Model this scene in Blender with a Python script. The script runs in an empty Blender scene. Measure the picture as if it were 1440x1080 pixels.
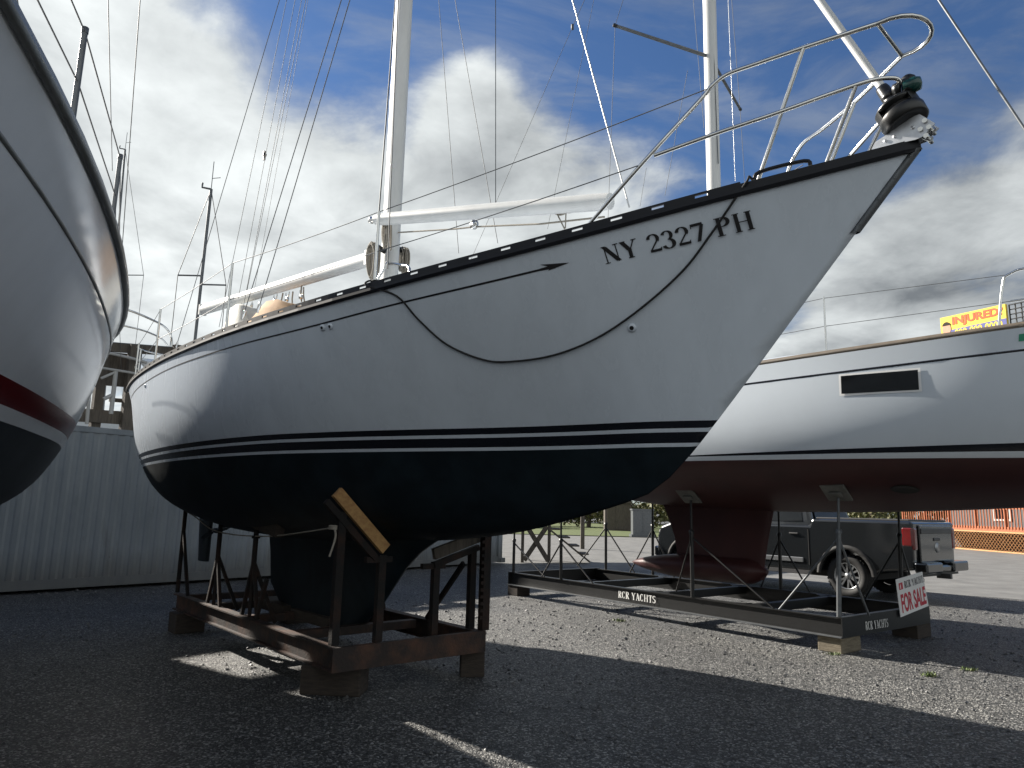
import bpy, math, random
import numpy as np
random.seed(7); rng=np.random.default_rng(7)
R=math.radians
SC=bpy.context.scene; COL=SC.collection
# ------------------------------------------------------------------ camera
F=1000.; PITCH=R(9.9); ROLL=R(1.4); CAM=np.array([0,0,1.6])
_f=np.array([0,math.cos(PITCH),math.sin(PITCH)]); _r=np.array([1.,0,0]); _u=np.array([0,-math.sin(PITCH),math.cos(PITCH)])
_r2=_r*math.cos(ROLL)+_u*math.sin(ROLL); _u2=-_r*math.sin(ROLL)+_u*math.cos(ROLL)
def ray(x,y): return _f+_r2*(x-720)/F-_u2*(y-540)/F
def at_z(x,y,z):
    r=ray(x,y); return CAM+r*(z-CAM[2])/r[2]
def at_plane(x,y,n,c):
    r=ray(x,y); return CAM+r*(c-n@CAM)/(n@r)
def at_y(x,y,Y):
    r=ray(x,y); return CAM+r*Y/r[1]
cam=bpy.data.cameras.new('camera'); co=bpy.data.objects.new('camera',cam); COL.objects.link(co)
cam.sensor_width=36; cam.lens=25.0; cam.clip_start=0.05; cam.clip_end=3000
from mathutils import Matrix, Vector
M=Matrix(((_r2[0],_u2[0],-_f[0],0),(_r2[1],_u2[1],-_f[1],0),(_r2[2],_u2[2],-_f[2],1.6),(0,0,0,1)))
co.matrix_world=M; SC.camera=co
# ------------------------------------------------------------------ materials
def new_mat(name):
    m=bpy.data.materials.new(name); m.use_nodes=True
    nt=m.node_tree; b=nt.nodes['Principled BSDF']; return m,nt,b
def L(nt,a,b): nt.links.new(a,b)
def noise(nt,scale,detail=4,rough=.55,stretch=None,src='Object'):
    tc=nt.nodes.new('ShaderNodeTexCoord'); n=nt.nodes.new('ShaderNodeTexNoise')
    n.inputs['Scale'].default_value=scale; n.inputs['Detail'].default_value=detail; n.inputs['Roughness'].default_value=rough
    if stretch:
        mp=nt.nodes.new('ShaderNodeMapping'); mp.inputs['Scale'].default_value=stretch
        L(nt,tc.outputs[src],mp.inputs[0]); L(nt,mp.outputs[0],n.inputs[0])
    else: L(nt,tc.outputs[src],n.inputs[0])
    return n
def ramp(nt,fac,stops):
    r=nt.nodes.new('ShaderNodeValToRGB'); e=r.color_ramp.elements
    while len(e)<len(stops): e.new(.5)
    for i,(p,c) in enumerate(stops):
        e[i].position=p; e[i].color=(*c,1) if len(c)==3 else c
    L(nt,fac,r.inputs[0]); return r
def mat(name,col,rough=.5,metal=0,var=.25,scale=3,bump=0,bscale=30,coat=0,spec=.5,stretch=None,col2=None,thr=(.35,.7),rvar=0):
    m,nt,b=new_mat(name)
    c=np.array(col); d=np.array(col2) if col2 is not None else c*(1-var)
    n=noise(nt,scale,6,.6,stretch)
    r=ramp(nt,n.outputs[0],[(thr[0],tuple(c)),(thr[1],tuple(d))]); L(nt,r.outputs[0],b.inputs['Base Color'])
    b.inputs['Metallic'].default_value=metal; b.inputs['Roughness'].default_value=rough
    b.inputs['Specular IOR Level'].default_value=spec
    if rvar:
        mr=nt.nodes.new('ShaderNodeMapRange'); L(nt,n.outputs[0],mr.inputs[0]); mr.inputs[1].default_value=.3; mr.inputs[2].default_value=.7
        mr.inputs[3].default_value=max(0,rough-rvar); mr.inputs[4].default_value=rough+rvar; L(nt,mr.outputs[0],b.inputs['Roughness'])
    if coat: b.inputs['Coat Weight'].default_value=coat; b.inputs['Coat Roughness'].default_value=.08
    if bump:
        n2=noise(nt,bscale,4,.6,stretch); bp=nt.nodes.new('ShaderNodeBump'); bp.inputs['Strength'].default_value=bump; bp.inputs['Distance'].default_value=.01
        L(nt,n2.outputs[0],bp.inputs['Height']); L(nt,bp.outputs[0],b.inputs['Normal'])
    return m
M_={}
M_['gelcoat']=mat('white_gelcoat',(.57,.63,.70),.26,var=.08,scale=5,stretch=(1,1,.12),spec=.45,rvar=.05,bump=.10,bscale=1.6)
M_['gelcoatL']=mat('pale_gelcoat',(.70,.73,.77),.12,var=.08,scale=3,stretch=(1,1,.2),spec=.5,bump=.14,bscale=1.3)
M_['gelcoatR']=mat('clean_gelcoat',(.56,.61,.66),.18,var=.06,scale=1.2,spec=.5)
M_['navy']=mat('navy_stripe',(.008,.010,.016),.25,var=.2)
M_['bottom']=mat('navy_antifoul',(.003,.008,.012),.6,col2=(.007,.015,.021),scale=3.2,spec=.25,thr=(.4,.62),bump=.15,bscale=14)
M_['red']=mat('red_antifoul',(.052,.017,.017),.5,col2=(.034,.012,.013),scale=1.5,spec=.3,bump=.1,bscale=10)
M_['maroon']=mat('maroon_stripe',(.12,.006,.009),.2,var=.2)
M_['bottomL']=mat('dark_antifoul',(.012,.018,.024),.45,col2=(.03,.04,.048),scale=3,spec=.4)
M_['black']=mat('black_plastic',(.004,.0045,.005),.35,var=.3,scale=20)
M_['rubber']=mat('black_rubber',(.016,.016,.016),.75,var=.3,scale=30)
M_['rail']=mat('black_anodised_rail',(.004,.005,.009),.5,spec=.3,var=.3,scale=6)
M_['greyrail']=mat('grey_vinyl_rub_rail',(.17,.18,.18),.45,var=.25,scale=4)
M_['steel']=mat('stainless_steel',(.62,.62,.60),.16,metal=1,var=.15,scale=15,rvar=.05)
M_['wire']=mat('steel_wire',(.11,.115,.12),.6,metal=.5,var=.3,scale=30)
M_['lightwire']=mat('pale_wire',(.6,.6,.58),.35,metal=.5,var=.2,scale=30)
M_['alu']=mat('aluminium_plate',(.55,.57,.60),.38,metal=.6,var=.15,scale=20)
M_['spar']=mat('white_painted_spar',(.56,.57,.56),.5,var=.12,scale=5,stretch=(1,1,.3))
M_['rope']=mat('braided_rope',(.34,.31,.26),.9,var=.5,scale=120,bump=.6,bscale=200)
M_['blackrope']=mat('black_rope',(.012,.012,.013),.8,var=.3,scale=90,bump=.4,bscale=200)
M_['canvas']=mat('tan_canvas',(.36,.22,.11),.9,var=.25,scale=8,bump=.3,bscale=60)
M_['whitecanvas']=mat('white_canvas',(.62,.60,.54),.85,var=.25,scale=6,bump=.4,bscale=12)
M_['rust']=mat('rusty_painted_steel',(.012,.011,.011),.75,col2=(.032,.017,.012),thr=(.45,.7),scale=5,bump=.5,bscale=50,spec=.25)
M_['rustbeam']=mat('rusty_beam_steel',(.026,.020,.018),.7,col2=(.085,.042,.027),thr=(.45,.7),scale=4,bump=.6,bscale=45,spec=.3)
M_['blksteel']=mat('black_painted_steel',(.006,.0065,.007),.42,var=.3,scale=5,spec=.5,bump=.1,bscale=40)
M_['galv']=mat('galvanised_steel',(.13,.14,.15),.45,metal=.5,var=.3,scale=10)
M_['pine']=mat('new_pine_board',(.40,.24,.09),.7,col2=(.26,.13,.05),scale=5,stretch=(1,6,6),bump=.3,bscale=20)
M_['padboard']=mat('worn_pad_board',(.13,.13,.12),.8,col2=(.07,.07,.065),scale=9,bump=.3)
M_['oldwood']=mat('weathered_timber',(.10,.085,.068),.85,col2=(.042,.036,.030),scale=5,stretch=(6,6,.7),bump=.5,bscale=25)
M_['blockwood']=mat('dark_timber_block',(.045,.034,.026),.9,col2=(.02,.016,.013),scale=8,stretch=(1,1,5),bump=.6,bscale=25)
M_['palewood']=mat('pale_timber_block',(.20,.17,.12),.85,col2=(.09,.075,.052),scale=8,stretch=(1,1,5),bump=.6,bscale=25)
M_['teak']=mat('teak_toe_rail',(.13,.105,.08),.6,var=.35,scale=10,stretch=(1,1,6))
M_['redwood']=mat('orange_stained_timber',(.34,.10,.035),.7,col2=(.25,.07,.025),scale=6,bump=.2)
M_['lattice']=mat('tan_lattice_wood',(.50,.27,.12),.75,col2=(.40,.20,.08),scale=5)
M_['paint']=mat('black_vinyl_letter',(.006,.006,.008),.4,var=.1)
M_['whitepaint']=mat('white_stencil_paint',(.72,.72,.70),.6,var=.25,scale=30)
M_['signwhite']=mat('white_sign_board',(.78,.78,.77),.5,var=.05)
M_['signred']=mat('red_sign_ink',(.50,.015,.04),.5,var=.1)
M_['green']=mat('green_lens',(.008,.05,.045),.12,var=.2)
M_['sill']=mat('shaded_grey_siding',(.055,.057,.06),.7,var=.1,stretch=(.2,.2,20),scale=3)  # grey siding darkened, porch roof shade put into its colour
M_['trim']=mat('white_trim',(.34,.34,.33),.6,var=.1)
M_['yellow']=mat('yellow_print',(.85,.62,.06),.5,var=.08)
M_['blueprint']=mat('blue_print',(.10,.11,.33),.5,var=.1)
M_['redprint']=mat('orange_red_print',(.72,.10,.02),.5,var=.1)
M_['skin']=mat('printed_skin_tone',(.62,.33,.22),.6,var=.2)
M_['carpaint']=mat('dark_grey_car_paint',(.013,.015,.017),.22,var=.1,coat=1,metal=.3)
M_['carplastic']=mat('car_plastic_trim',(.035,.035,.037),.5,var=.2)
M_['chrome']=mat('dark_chrome_bumper',(.16,.165,.17),.12,metal=1,var=.2)
M_['rim']=mat('alloy_rim',(.30,.31,.32),.3,metal=.8,var=.1)
M_['redlamp']=mat('red_tail_lamp',(.14,.004,.004),.12,var=.3,coat=1)
M_['amber']=mat('amber_lamp',(.8,.22,.03),.15,var=.2)
M_['clearlamp']=mat('clear_headlamp',(.3,.3,.32),.08,var=.2)
M_['barkk']=mat('bark',(.10,.08,.06),.9,var=.4,scale=8,bump=.6)
M_['leaf']=mat('autumn_green_foliage',(.045,.06,.015),.7,col2=(.12,.10,.03),scale=1.2)
M_['weed']=mat('weed_leaves',(.07,.12,.02),.6,col2=(.12,.14,.04),scale=12)
def glassmat(name,c,ior=1.45,r=.03):
    m,nt,b=new_mat(name); b.inputs['Base Color'].default_value=(*c,1); b.inputs['Roughness'].default_value=r; b.inputs['Specular IOR Level'].default_value=.35
    n=noise(nt,4); rr=ramp(nt,n.outputs[0],[(.3,c),(.7,tuple(x*.7 for x in c))]); L(nt,rr.outputs[0],b.inputs['Base Color'])
    return m
M_['glass']=glassmat('dark_tinted_glass',(.012,.014,.016))
def gravel():
    m,nt,b=new_mat('gravel')
    tc=nt.nodes.new('ShaderNodeTexCoord')
    v=nt.nodes.new('ShaderNodeTexVoronoi'); v.inputs['Scale'].default_value=72; L(nt,tc.outputs['Object'],v.inputs[0])
    v2=nt.nodes.new('ShaderNodeTexVoronoi'); v2.inputs['Scale'].default_value=140; L(nt,tc.outputs['Object'],v2.inputs[0])
    n=noise(nt,.35,8,.65); n3=noise(nt,4,6,.7)
    # per-stone tone
    sp=nt.nodes.new('ShaderNodeSeparateColor'); L(nt,v.outputs['Color'],sp.inputs[0])
    r=ramp(nt,sp.outputs[0],[(0,(.012,.013,.014)),(.45,(.042,.044,.045)),(.75,(.088,.090,.091)),(1,(.40,.40,.39))])
    r2=ramp(nt,n.outputs[0],[(.35,(.65,.66,.68)),(.7,(1.35,1.32,1.27))])
    mx=nt.nodes.new('ShaderNodeMix'); mx.data_type='RGBA'; mx.blend_type='MULTIPLY'; mx.inputs[0].default_value=1
    L(nt,r.outputs[0],mx.inputs[6]); L(nt,r2.outputs[0],mx.inputs[7])
    r3=ramp(nt,n3.outputs[0],[(.3,(.8,.8,.8)),(.7,(1.15,1.15,1.13))])
    mx2=nt.nodes.new('ShaderNodeMix'); mx2.data_type='RGBA'; mx2.blend_type='MULTIPLY'; mx2.inputs[0].default_value=1
    L(nt,mx.outputs[2],mx2.inputs[6]); L(nt,r3.outputs[0],mx2.inputs[7])
    L(nt,mx2.outputs[2],b.inputs['Base Color']); b.inputs['Roughness'].default_value=.55; b.inputs['Specular IOR Level'].default_value=.45
    ad=nt.nodes.new('ShaderNodeMath'); ad.operation='MULTIPLY_ADD'; L(nt,v2.outputs['Distance'],ad.inputs[0]); ad.inputs[1].default_value=.45; L(nt,v.outputs['Distance'],ad.inputs[2])
    bp=nt.nodes.new('ShaderNodeBump'); bp.invert=True; bp.inputs['Strength'].default_value=1; bp.inputs['Distance'].default_value=.018
    L(nt,ad.outputs[0],bp.inputs['Height']); L(nt,bp.outputs[0],b.inputs['Normal'])
    return m
M_['gravel']=gravel()
M_['stone']=mat('loose_stone',(.17,.17,.17),.5,col2=(.03,.031,.033),scale=9,thr=(.35,.65))
def cont_mat():
    m,nt,b=new_mat('grey_container_paint')
    n=noise(nt,2.2,8,.65,(1,1,.25)); r=ramp(nt,n.outputs[0],[(.3,(.13,.155,.18)),(.62,(.19,.215,.235)),(.8,(.12,.125,.125))])
    n2=noise(nt,5,8,.7,(1.2,1.2,.5)); r2=ramp(nt,n2.outputs[0],[(.66,(1,1,1)),(.74,(.42,.33,.28))])
    mx=nt.nodes.new('ShaderNodeMix'); mx.data_type='RGBA'; mx.blend_type='MULTIPLY'; mx.inputs[0].default_value=1
    L(nt,r.outputs[0],mx.inputs[6]); L(nt,r2.outputs[0],mx.inputs[7])
    tc=nt.nodes.new('ShaderNodeTexCoord'); sp=nt.nodes.new('ShaderNodeSeparateXYZ'); L(nt,tc.outputs['Object'],sp.inputs[0]); n3=noise(nt,3,6,.7,(1,1,.35)); ad=nt.nodes.new('ShaderNodeMath'); ad.operation='MULTIPLY_ADD'; L(nt,n3.outputs[0],ad.inputs[0]); ad.inputs[1].default_value=-.45; L(nt,sp.outputs[2],ad.inputs[2])
    r3=ramp(nt,ad.outputs[0],[(.0,(.62,.57,.52)),(.5,(1,1,1))]); m2=nt.nodes.new('ShaderNodeMix'); m2.data_type='RGBA'; m2.blend_type='MULTIPLY'; m2.inputs[0].default_value=1; L(nt,mx.outputs[2],m2.inputs[6]); L(nt,r3.outputs[0],m2.inputs[7]); L(nt,m2.outputs[2],b.inputs['Base Color'])
    n4=noise(nt,1.1,3,.5); bp=nt.nodes.new('ShaderNodeBump'); bp.inputs['Strength'].default_value=.5; bp.inputs['Distance'].default_value=.08; L(nt,n4.outputs[0],bp.inputs['Height']); L(nt,bp.outputs[0],b.inputs['Normal'])
    b.inputs['Roughness'].default_value=.5; return m
M_['container']=cont_mat()
def grass_mat():
    return mat('short_grass',(.055,.085,.016),.9,col2=(.09,.10,.03),scale=2,bump=.8,bscale=40)
M_['grass']=grass_mat()
# ------------------------------------------------------------------ mesh helpers
def arr(p): return np.array(p,float)
class MB:
    def __init__(s): s.v=[]; s.f=[]; s.m=[]; s.sm=[]
    def add(s,vs,fs,mi=0,smooth=False):
        o=len(s.v); s.v+= [tuple(float(c) for c in v) for v in vs]
        for f in fs: s.f.append(tuple(i+o for i in f)); s.m.append(mi); s.sm.append(smooth)
        return s
    def box(s,c,size,axes=None,mi=0):
        c=arr(c); a=axes if axes is not None else np.eye(3); hx,hy,hz=[x/2 for x in size]
        vs=[c+a[0]*x*hx+a[1]*y*hy+a[2]*z*hz for x in(-1,1) for y in(-1,1) for z in(-1,1)]
        return s.add(vs,[(0,1,3,2),(4,6,7,5),(0,4,5,1),(2,3,7,6),(0,2,6,4),(1,5,7,3)],mi)
    def bar(s,p0,p1,w,h,up=(0,0,1),mi=0):
        p0=arr(p0);p1=arr(p1);d=p1-p0;l=np.linalg.norm(d);d=d/l;up=arr(up);x=np.cross(up,d)
        if np.linalg.norm(x)<1e-4: x=np.cross((1,0,0),d)
        x/=np.linalg.norm(x);y=np.cross(d,x)
        return s.box((p0+p1)/2,(w,h,l),np.array([x,y,d]),mi)
    def tube(s,path,r,n=8,mi=0,cap=True,smooth=True):
        P=[arr(p) for p in path]; k=len(P); rr=r if hasattr(r,'__len__') else [r]*k
        prev=None; vs=[]; 
        for i in range(k):
            d=(P[min(i+1,k-1)]-P[max(i-1,0)]); d=d/(np.linalg.norm(d)+1e-12)
            if prev is None:
                a=arr((0,0,1)) if abs(d[2])<.9 else arr((1,0,0)); x=np.cross(d,a)
            else: x=prev-d*(prev@d)
            x/=np.linalg.norm(x); prev=x; y=np.cross(d,x)
            for j in range(n):
                t=2*math.pi*j/n; vs.append(P[i]+(x*math.cos(t)+y*math.sin(t))*rr[i])
        fs=[(i*n+j,i*n+(j+1)%n,(i+1)*n+(j+1)%n,(i+1)*n+j) for i in range(k-1) for j in range(n)]
        s.add(vs,fs,mi,smooth)
        if cap:
            s.add([vs[j] for j in range(n)],[tuple(range(n))[::-1]],mi); s.add([vs[(k-1)*n+j] for j in range(n)],[tuple(range(n))],mi)
        return s
    def lathe(s,c,axis,prof,n=24,mi=0,smooth=True):
        c=arr(c);d=arr(axis);d/=np.linalg.norm(d);a=arr((0,0,1)) if abs(d[2])<.9 else arr((1,0,0));x=np.cross(d,a);x/=np.linalg.norm(x);y=np.cross(d,x)
        vs=[c+d*t+(x*math.cos(2*math.pi*j/n)+y*math.sin(2*math.pi*j/n))*r for t,r in prof for j in range(n)]
        fs=[(i*n+j,i*n+(j+1)%n,(i+1)*n+(j+1)%n,(i+1)*n+j) for i in range(len(prof)-1) for j in range(n)]
        return s.add(vs,fs,mi,smooth)
    def prism(s,poly,origin,ax,ay,depth,mi=0):
        # polygon in plane (ax,ay) extruded along ax x ay by depth (centred)
        o=arr(origin);ax=arr(ax);ay=arr(ay);nz=np.cross(ax,ay);nz/=np.linalg.norm(nz);k=len(poly)
        vs=[o+ax*p[0]+ay*p[1]+nz*sg*depth/2 for sg in(-1,1) for p in poly]
        return s.add(vs,[tuple(range(k))[::-1],tuple(range(k,2*k))]+[(i,(i+1)%k,k+(i+1)%k,k+i) for i in range(k)],mi)
    def build(s,name,mats,parent=None,bevel=0,merge=False):
        me=bpy.data.meshes.new(name); off=parent['_w'] if parent is not None and '_w' in parent else (0,0,0)
        off=ORG.get(parent.name,(0,0,0)) if parent is not None else (0,0,0)
        me.from_pydata([(v[0]-off[0],v[1]-off[1],v[2]-off[2]) for v in s.v],[],s.f)
        if not isinstance(mats,(list,tuple)): mats=[mats]
        for m in mats: me.materials.append(M_[m] if isinstance(m,str) else m)
        me.polygons.foreach_set('material_index',s.m); me.polygons.foreach_set('use_smooth',s.sm)
        import bmesh
        bm=bmesh.new(); bm.from_mesh(me)
        if merge: bmesh.ops.remove_doubles(bm,verts=bm.verts,dist=1e-5)
        bmesh.ops.recalc_face_normals(bm,faces=bm.faces) if merge!='keep' else None
        bm.to_mesh(me); bm.free()
        o=bpy.data.objects.new(name,me); COL.objects.link(o)
        if parent is not None:
            o.parent=parent; ORG[o.name]=off
        if bevel:
            b=o.modifiers.new('bevel','BEVEL'); b.width=bevel; b.segments=2; b.limit_method='ANGLE'
        return o
ORG={}
def tag(o,label=None,cat=None,group=None,kind=None):
    for k,v in (('label',label),('category',cat),('group',group),('kind',kind)):
        if v: o[k]=v
    return o
def thing(name,label,cat,loc,group=None):
    o=bpy.data.objects.new(name,None); COL.objects.link(o); o.location=tuple(float(x) for x in loc); o.empty_display_size=.3
    ORG[o.name]=tuple(float(x) for x in loc); return tag(o,label,cat,group)
def mono(name,mb,mats,label,cat,loc,group=None,**k):
    # a thing that is one mesh, origin at its base
    loc=tuple(float(x) for x in loc); mb.v=[(v[0]-loc[0],v[1]-loc[1],v[2]-loc[2]) for v in mb.v]
    o=mb.build(name,mats,None,**k); o.location=loc; return tag(o,label,cat,group)
def lerp(a,b,t): return arr(a)*(1-t)+arr(b)*t
def bez(P,n=12):
    out=[]
    for i in range(n+1):
        t=i/n; a,b,c,d=[arr(p) for p in P]; out.append(a*(1-t)**3+3*b*t*(1-t)**2+3*c*t*t*(1-t)+d*t**3)
    return out
def crom(P,n=6):
    P=[arr(p) for p in P]; out=[]
    for i in range(len(P)-1):
        p0=P[max(i-1,0)];p1=P[i];p2=P[i+1];p3=P[min(i+2,len(P)-1)]
        for k in range(n):
            t=k/n; out.append(.5*((2*p1)+(-p0+p2)*t+(2*p0-5*p1+4*p2-p3)*t*t+(-p0+3*p1-3*p2+p3)*t**3))
    out.append(P[-1]); return out
def smooth_interp(xs,ys):
    xs=arr(xs);ys=arr(ys);d=np.gradient(ys,xs)
    def f(x):
        x=min(max(x,xs[0]),xs[-1]); i=min(max(int(np.searchsorted(xs,x))-1,0),len(xs)-2)
        h=xs[i+1]-xs[i];t=(x-xs[i])/h
        return float((2*t**3-3*t*t+1)*ys[i]+(t**3-2*t*t+t)*h*d[i]+(-2*t**3+3*t*t)*ys[i+1]+(t**3-t*t)*h*d[i+1])
    return f
# ------------------------------------------------------------------ lettering (strokes with thick and thin parts)
GL={
'N':(.86,[('l',.13,0,.13,1,.055),('l',.14,.96,.68,.04,.2),('l',.68,0,.68,1,.055),('s',0,0,.26),('s',0,1,.2),('s',.56,1,.81)]),
'Y':(.84,[('l',.14,.98,.42,.45,.2),('l',.70,.98,.44,.45,.055),('l',.42,.52,.42,0,.17),('s',.02,1,.3),('s',.58,1,.82),('s',.28,0,.57)]),
'2':(.66,[('a',.29,.72,.21,.25,175,-35,.16,.05),('l',.45,.6,.1,.1,.07),('l',.06,.07,.56,.07,.14),('l',.55,.0,.57,.2,.04)]),
'3':(.64,[('a',.27,.74,.19,.23,165,-90,.16,.05),('a',.27,.27,.23,.25,90,-165,.18,.05)]),
'7':(.60,[('l',.05,.92,.56,.92,.15),('l',.53,.88,.26,0,.15),('l',.06,.98,.05,.75,.04)]),
'P':(.74,[('l',.2,0,.2,1,.17),('a',.32,.74,.27,.235,90,-90,.17,.05),('l',.2,.975,.34,.975,.05),('l',.2,.505,.34,.505,.05),('s',.04,0,.38),('s',.04,1,.2)]),
'H':(.92,[('l',.2,0,.2,1,.17),('l',.7,0,.7,1,.17),('l',.2,.52,.7,.52,.05),('s',.06,0,.34),('s',.06,1,.34),('s',.56,0,.84),('s',.56,1,.84)]),
'R':(.80,[('l',.2,0,.2,1,.19),('a',.34,.75,.24,.22,90,-90,.17,.06),('l',.2,.97,.34,.97,.06),('l',.2,.52,.34,.52,.06),('l',.38,.5,.62,.04,.19),('s',.04,0,.36),('s',.04,1,.2),('s',.5,0,.76)]),
'C':(.74,[('a',.38,.5,.28,.47,55,305,.2,.06),('l',.55,.98,.57,.7,.05),('l',.57,.3,.55,.05,.05)]),
'A':(.82,[('l',.40,1,.14,0,.07),('l',.36,1,.66,0,.2),('l',.22,.33,.54,.33,.05),('s',.02,0,.26),('s',.5,0,.82)]),
'T':(.76,[('l',.36,0,.36,1,.19),('l',.04,.96,.68,.96,.07),('l',.05,.98,.05,.76,.05),('l',.67,.98,.67,.76,.05),('s',.2,0,.52)]),
'S':(.62,[('a',.30,.74,.2,.23,40,270,.15,.06),('a',.28,.27,.22,.24,90,-140,.17,.06),('l',.5,.98,.5,.76,.05),('l',.06,.04,.06,.26,.05)]),
' ':(.42,[])}
def glyphs(text):
    """quads (list of 4 (x,y)) in em units, plus total width"""
    x=0;Q=[]
    for ch in text:
        adv,st=GL[ch]
        for s in st:
            if s[0]=='l':
                _,x0,y0,x1,y1,w=s; d=arr((x1-x0,y1-y0)); d/=np.linalg.norm(d)
                if abs(d[0])<.05 : n_=arr((w/2,0))
                elif abs(d[1])<.05: n_=arr((0,w/2))
                else: n_=arr((w/2/abs(d[1]) if abs(d[1])>.5 else w/2,0))
                a=arr((x0+x,y0));b=arr((x1+x,y1)); k=6
                for i in range(k):
                    p=a+(b-a)*i/k;q=a+(b-a)*(i+1)/k; Q.append([p-n_,p+n_,q+n_,q-n_])
            elif s[0]=='s':
                _,x0,y0,x1=s; h=.05; y=y0 if y0==0 else 1-h
                Q.append([arr((x0+x,y)),arr((x1+x,y)),arr((x1+x,y+h)),arr((x0+x,y+h))])
            else:
                _,cx,cy,rx,ry,a0,a1,w,wt=s; k=16; pts=[]
                for i in range(k+1):
                    a=R(a0+(a1-a0)*i/k); wd=wt+(w-wt)*abs(math.cos(a))**1.3
                    c=arr((cx+x+rx*math.cos(a),cy+ry*math.sin(a))); nn=arr((math.cos(a),math.sin(a)))
                    pts.append((c-nn*wd/2,c+nn*wd/2))
                for i in range(k): Q.append([pts[i][0],pts[i][1],pts[i+1][1],pts[i+1][0]])
        x+=adv
    return Q,x
def flat_serif(mb,text,o,ax,ay,height,width,off,mi=0):
    Q,w=glyphs(text); o=arr(o);ax=arr(ax);ay=arr(ay);nz=np.cross(ax,ay)
    for i,q in enumerate(Q):
        e=off+.00006*i; mb.add([o+ax*p[0]*width/w+ay*p[1]*height+nz*e for p in q],[(0,1,2,3)],mi)
def font_mesh(text,bold=0):
    cu=bpy.data.curves.new('t','FONT'); cu.body=text; cu.size=1; cu.offset=bold
    o=bpy.data.objects.new('t',cu); COL.objects.link(o); dg=bpy.context.evaluated_depsgraph_get(); dg.update()
    me=bpy.data.meshes.new_from_object(o.evaluated_get(dg)); vs=[tuple(v.co) for v in me.vertices]; fs=[tuple(p.vertices) for p in me.polygons]
    bpy.data.objects.remove(o); bpy.data.curves.remove(cu); bpy.data.meshes.remove(me)
    a=arr(vs); mn=a.min(0);mx=a.max(0); return [((v[0]-mn[0])/(mx[0]-mn[0]),(v[1]-mn[1])/(mx[1]-mn[1])) for v in vs],fs
def flat_font(mb,text,o,ax,ay,width,height,off,mi=0,bold=.02):
    vs,fs=font_mesh(text,bold); o=arr(o);ax=arr(ax);ay=arr(ay);nz=np.cross(ax,ay)
    mb.add([o+ax*v[0]*width+ay*v[1]*height+nz*off for v in vs],fs,mi)
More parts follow.
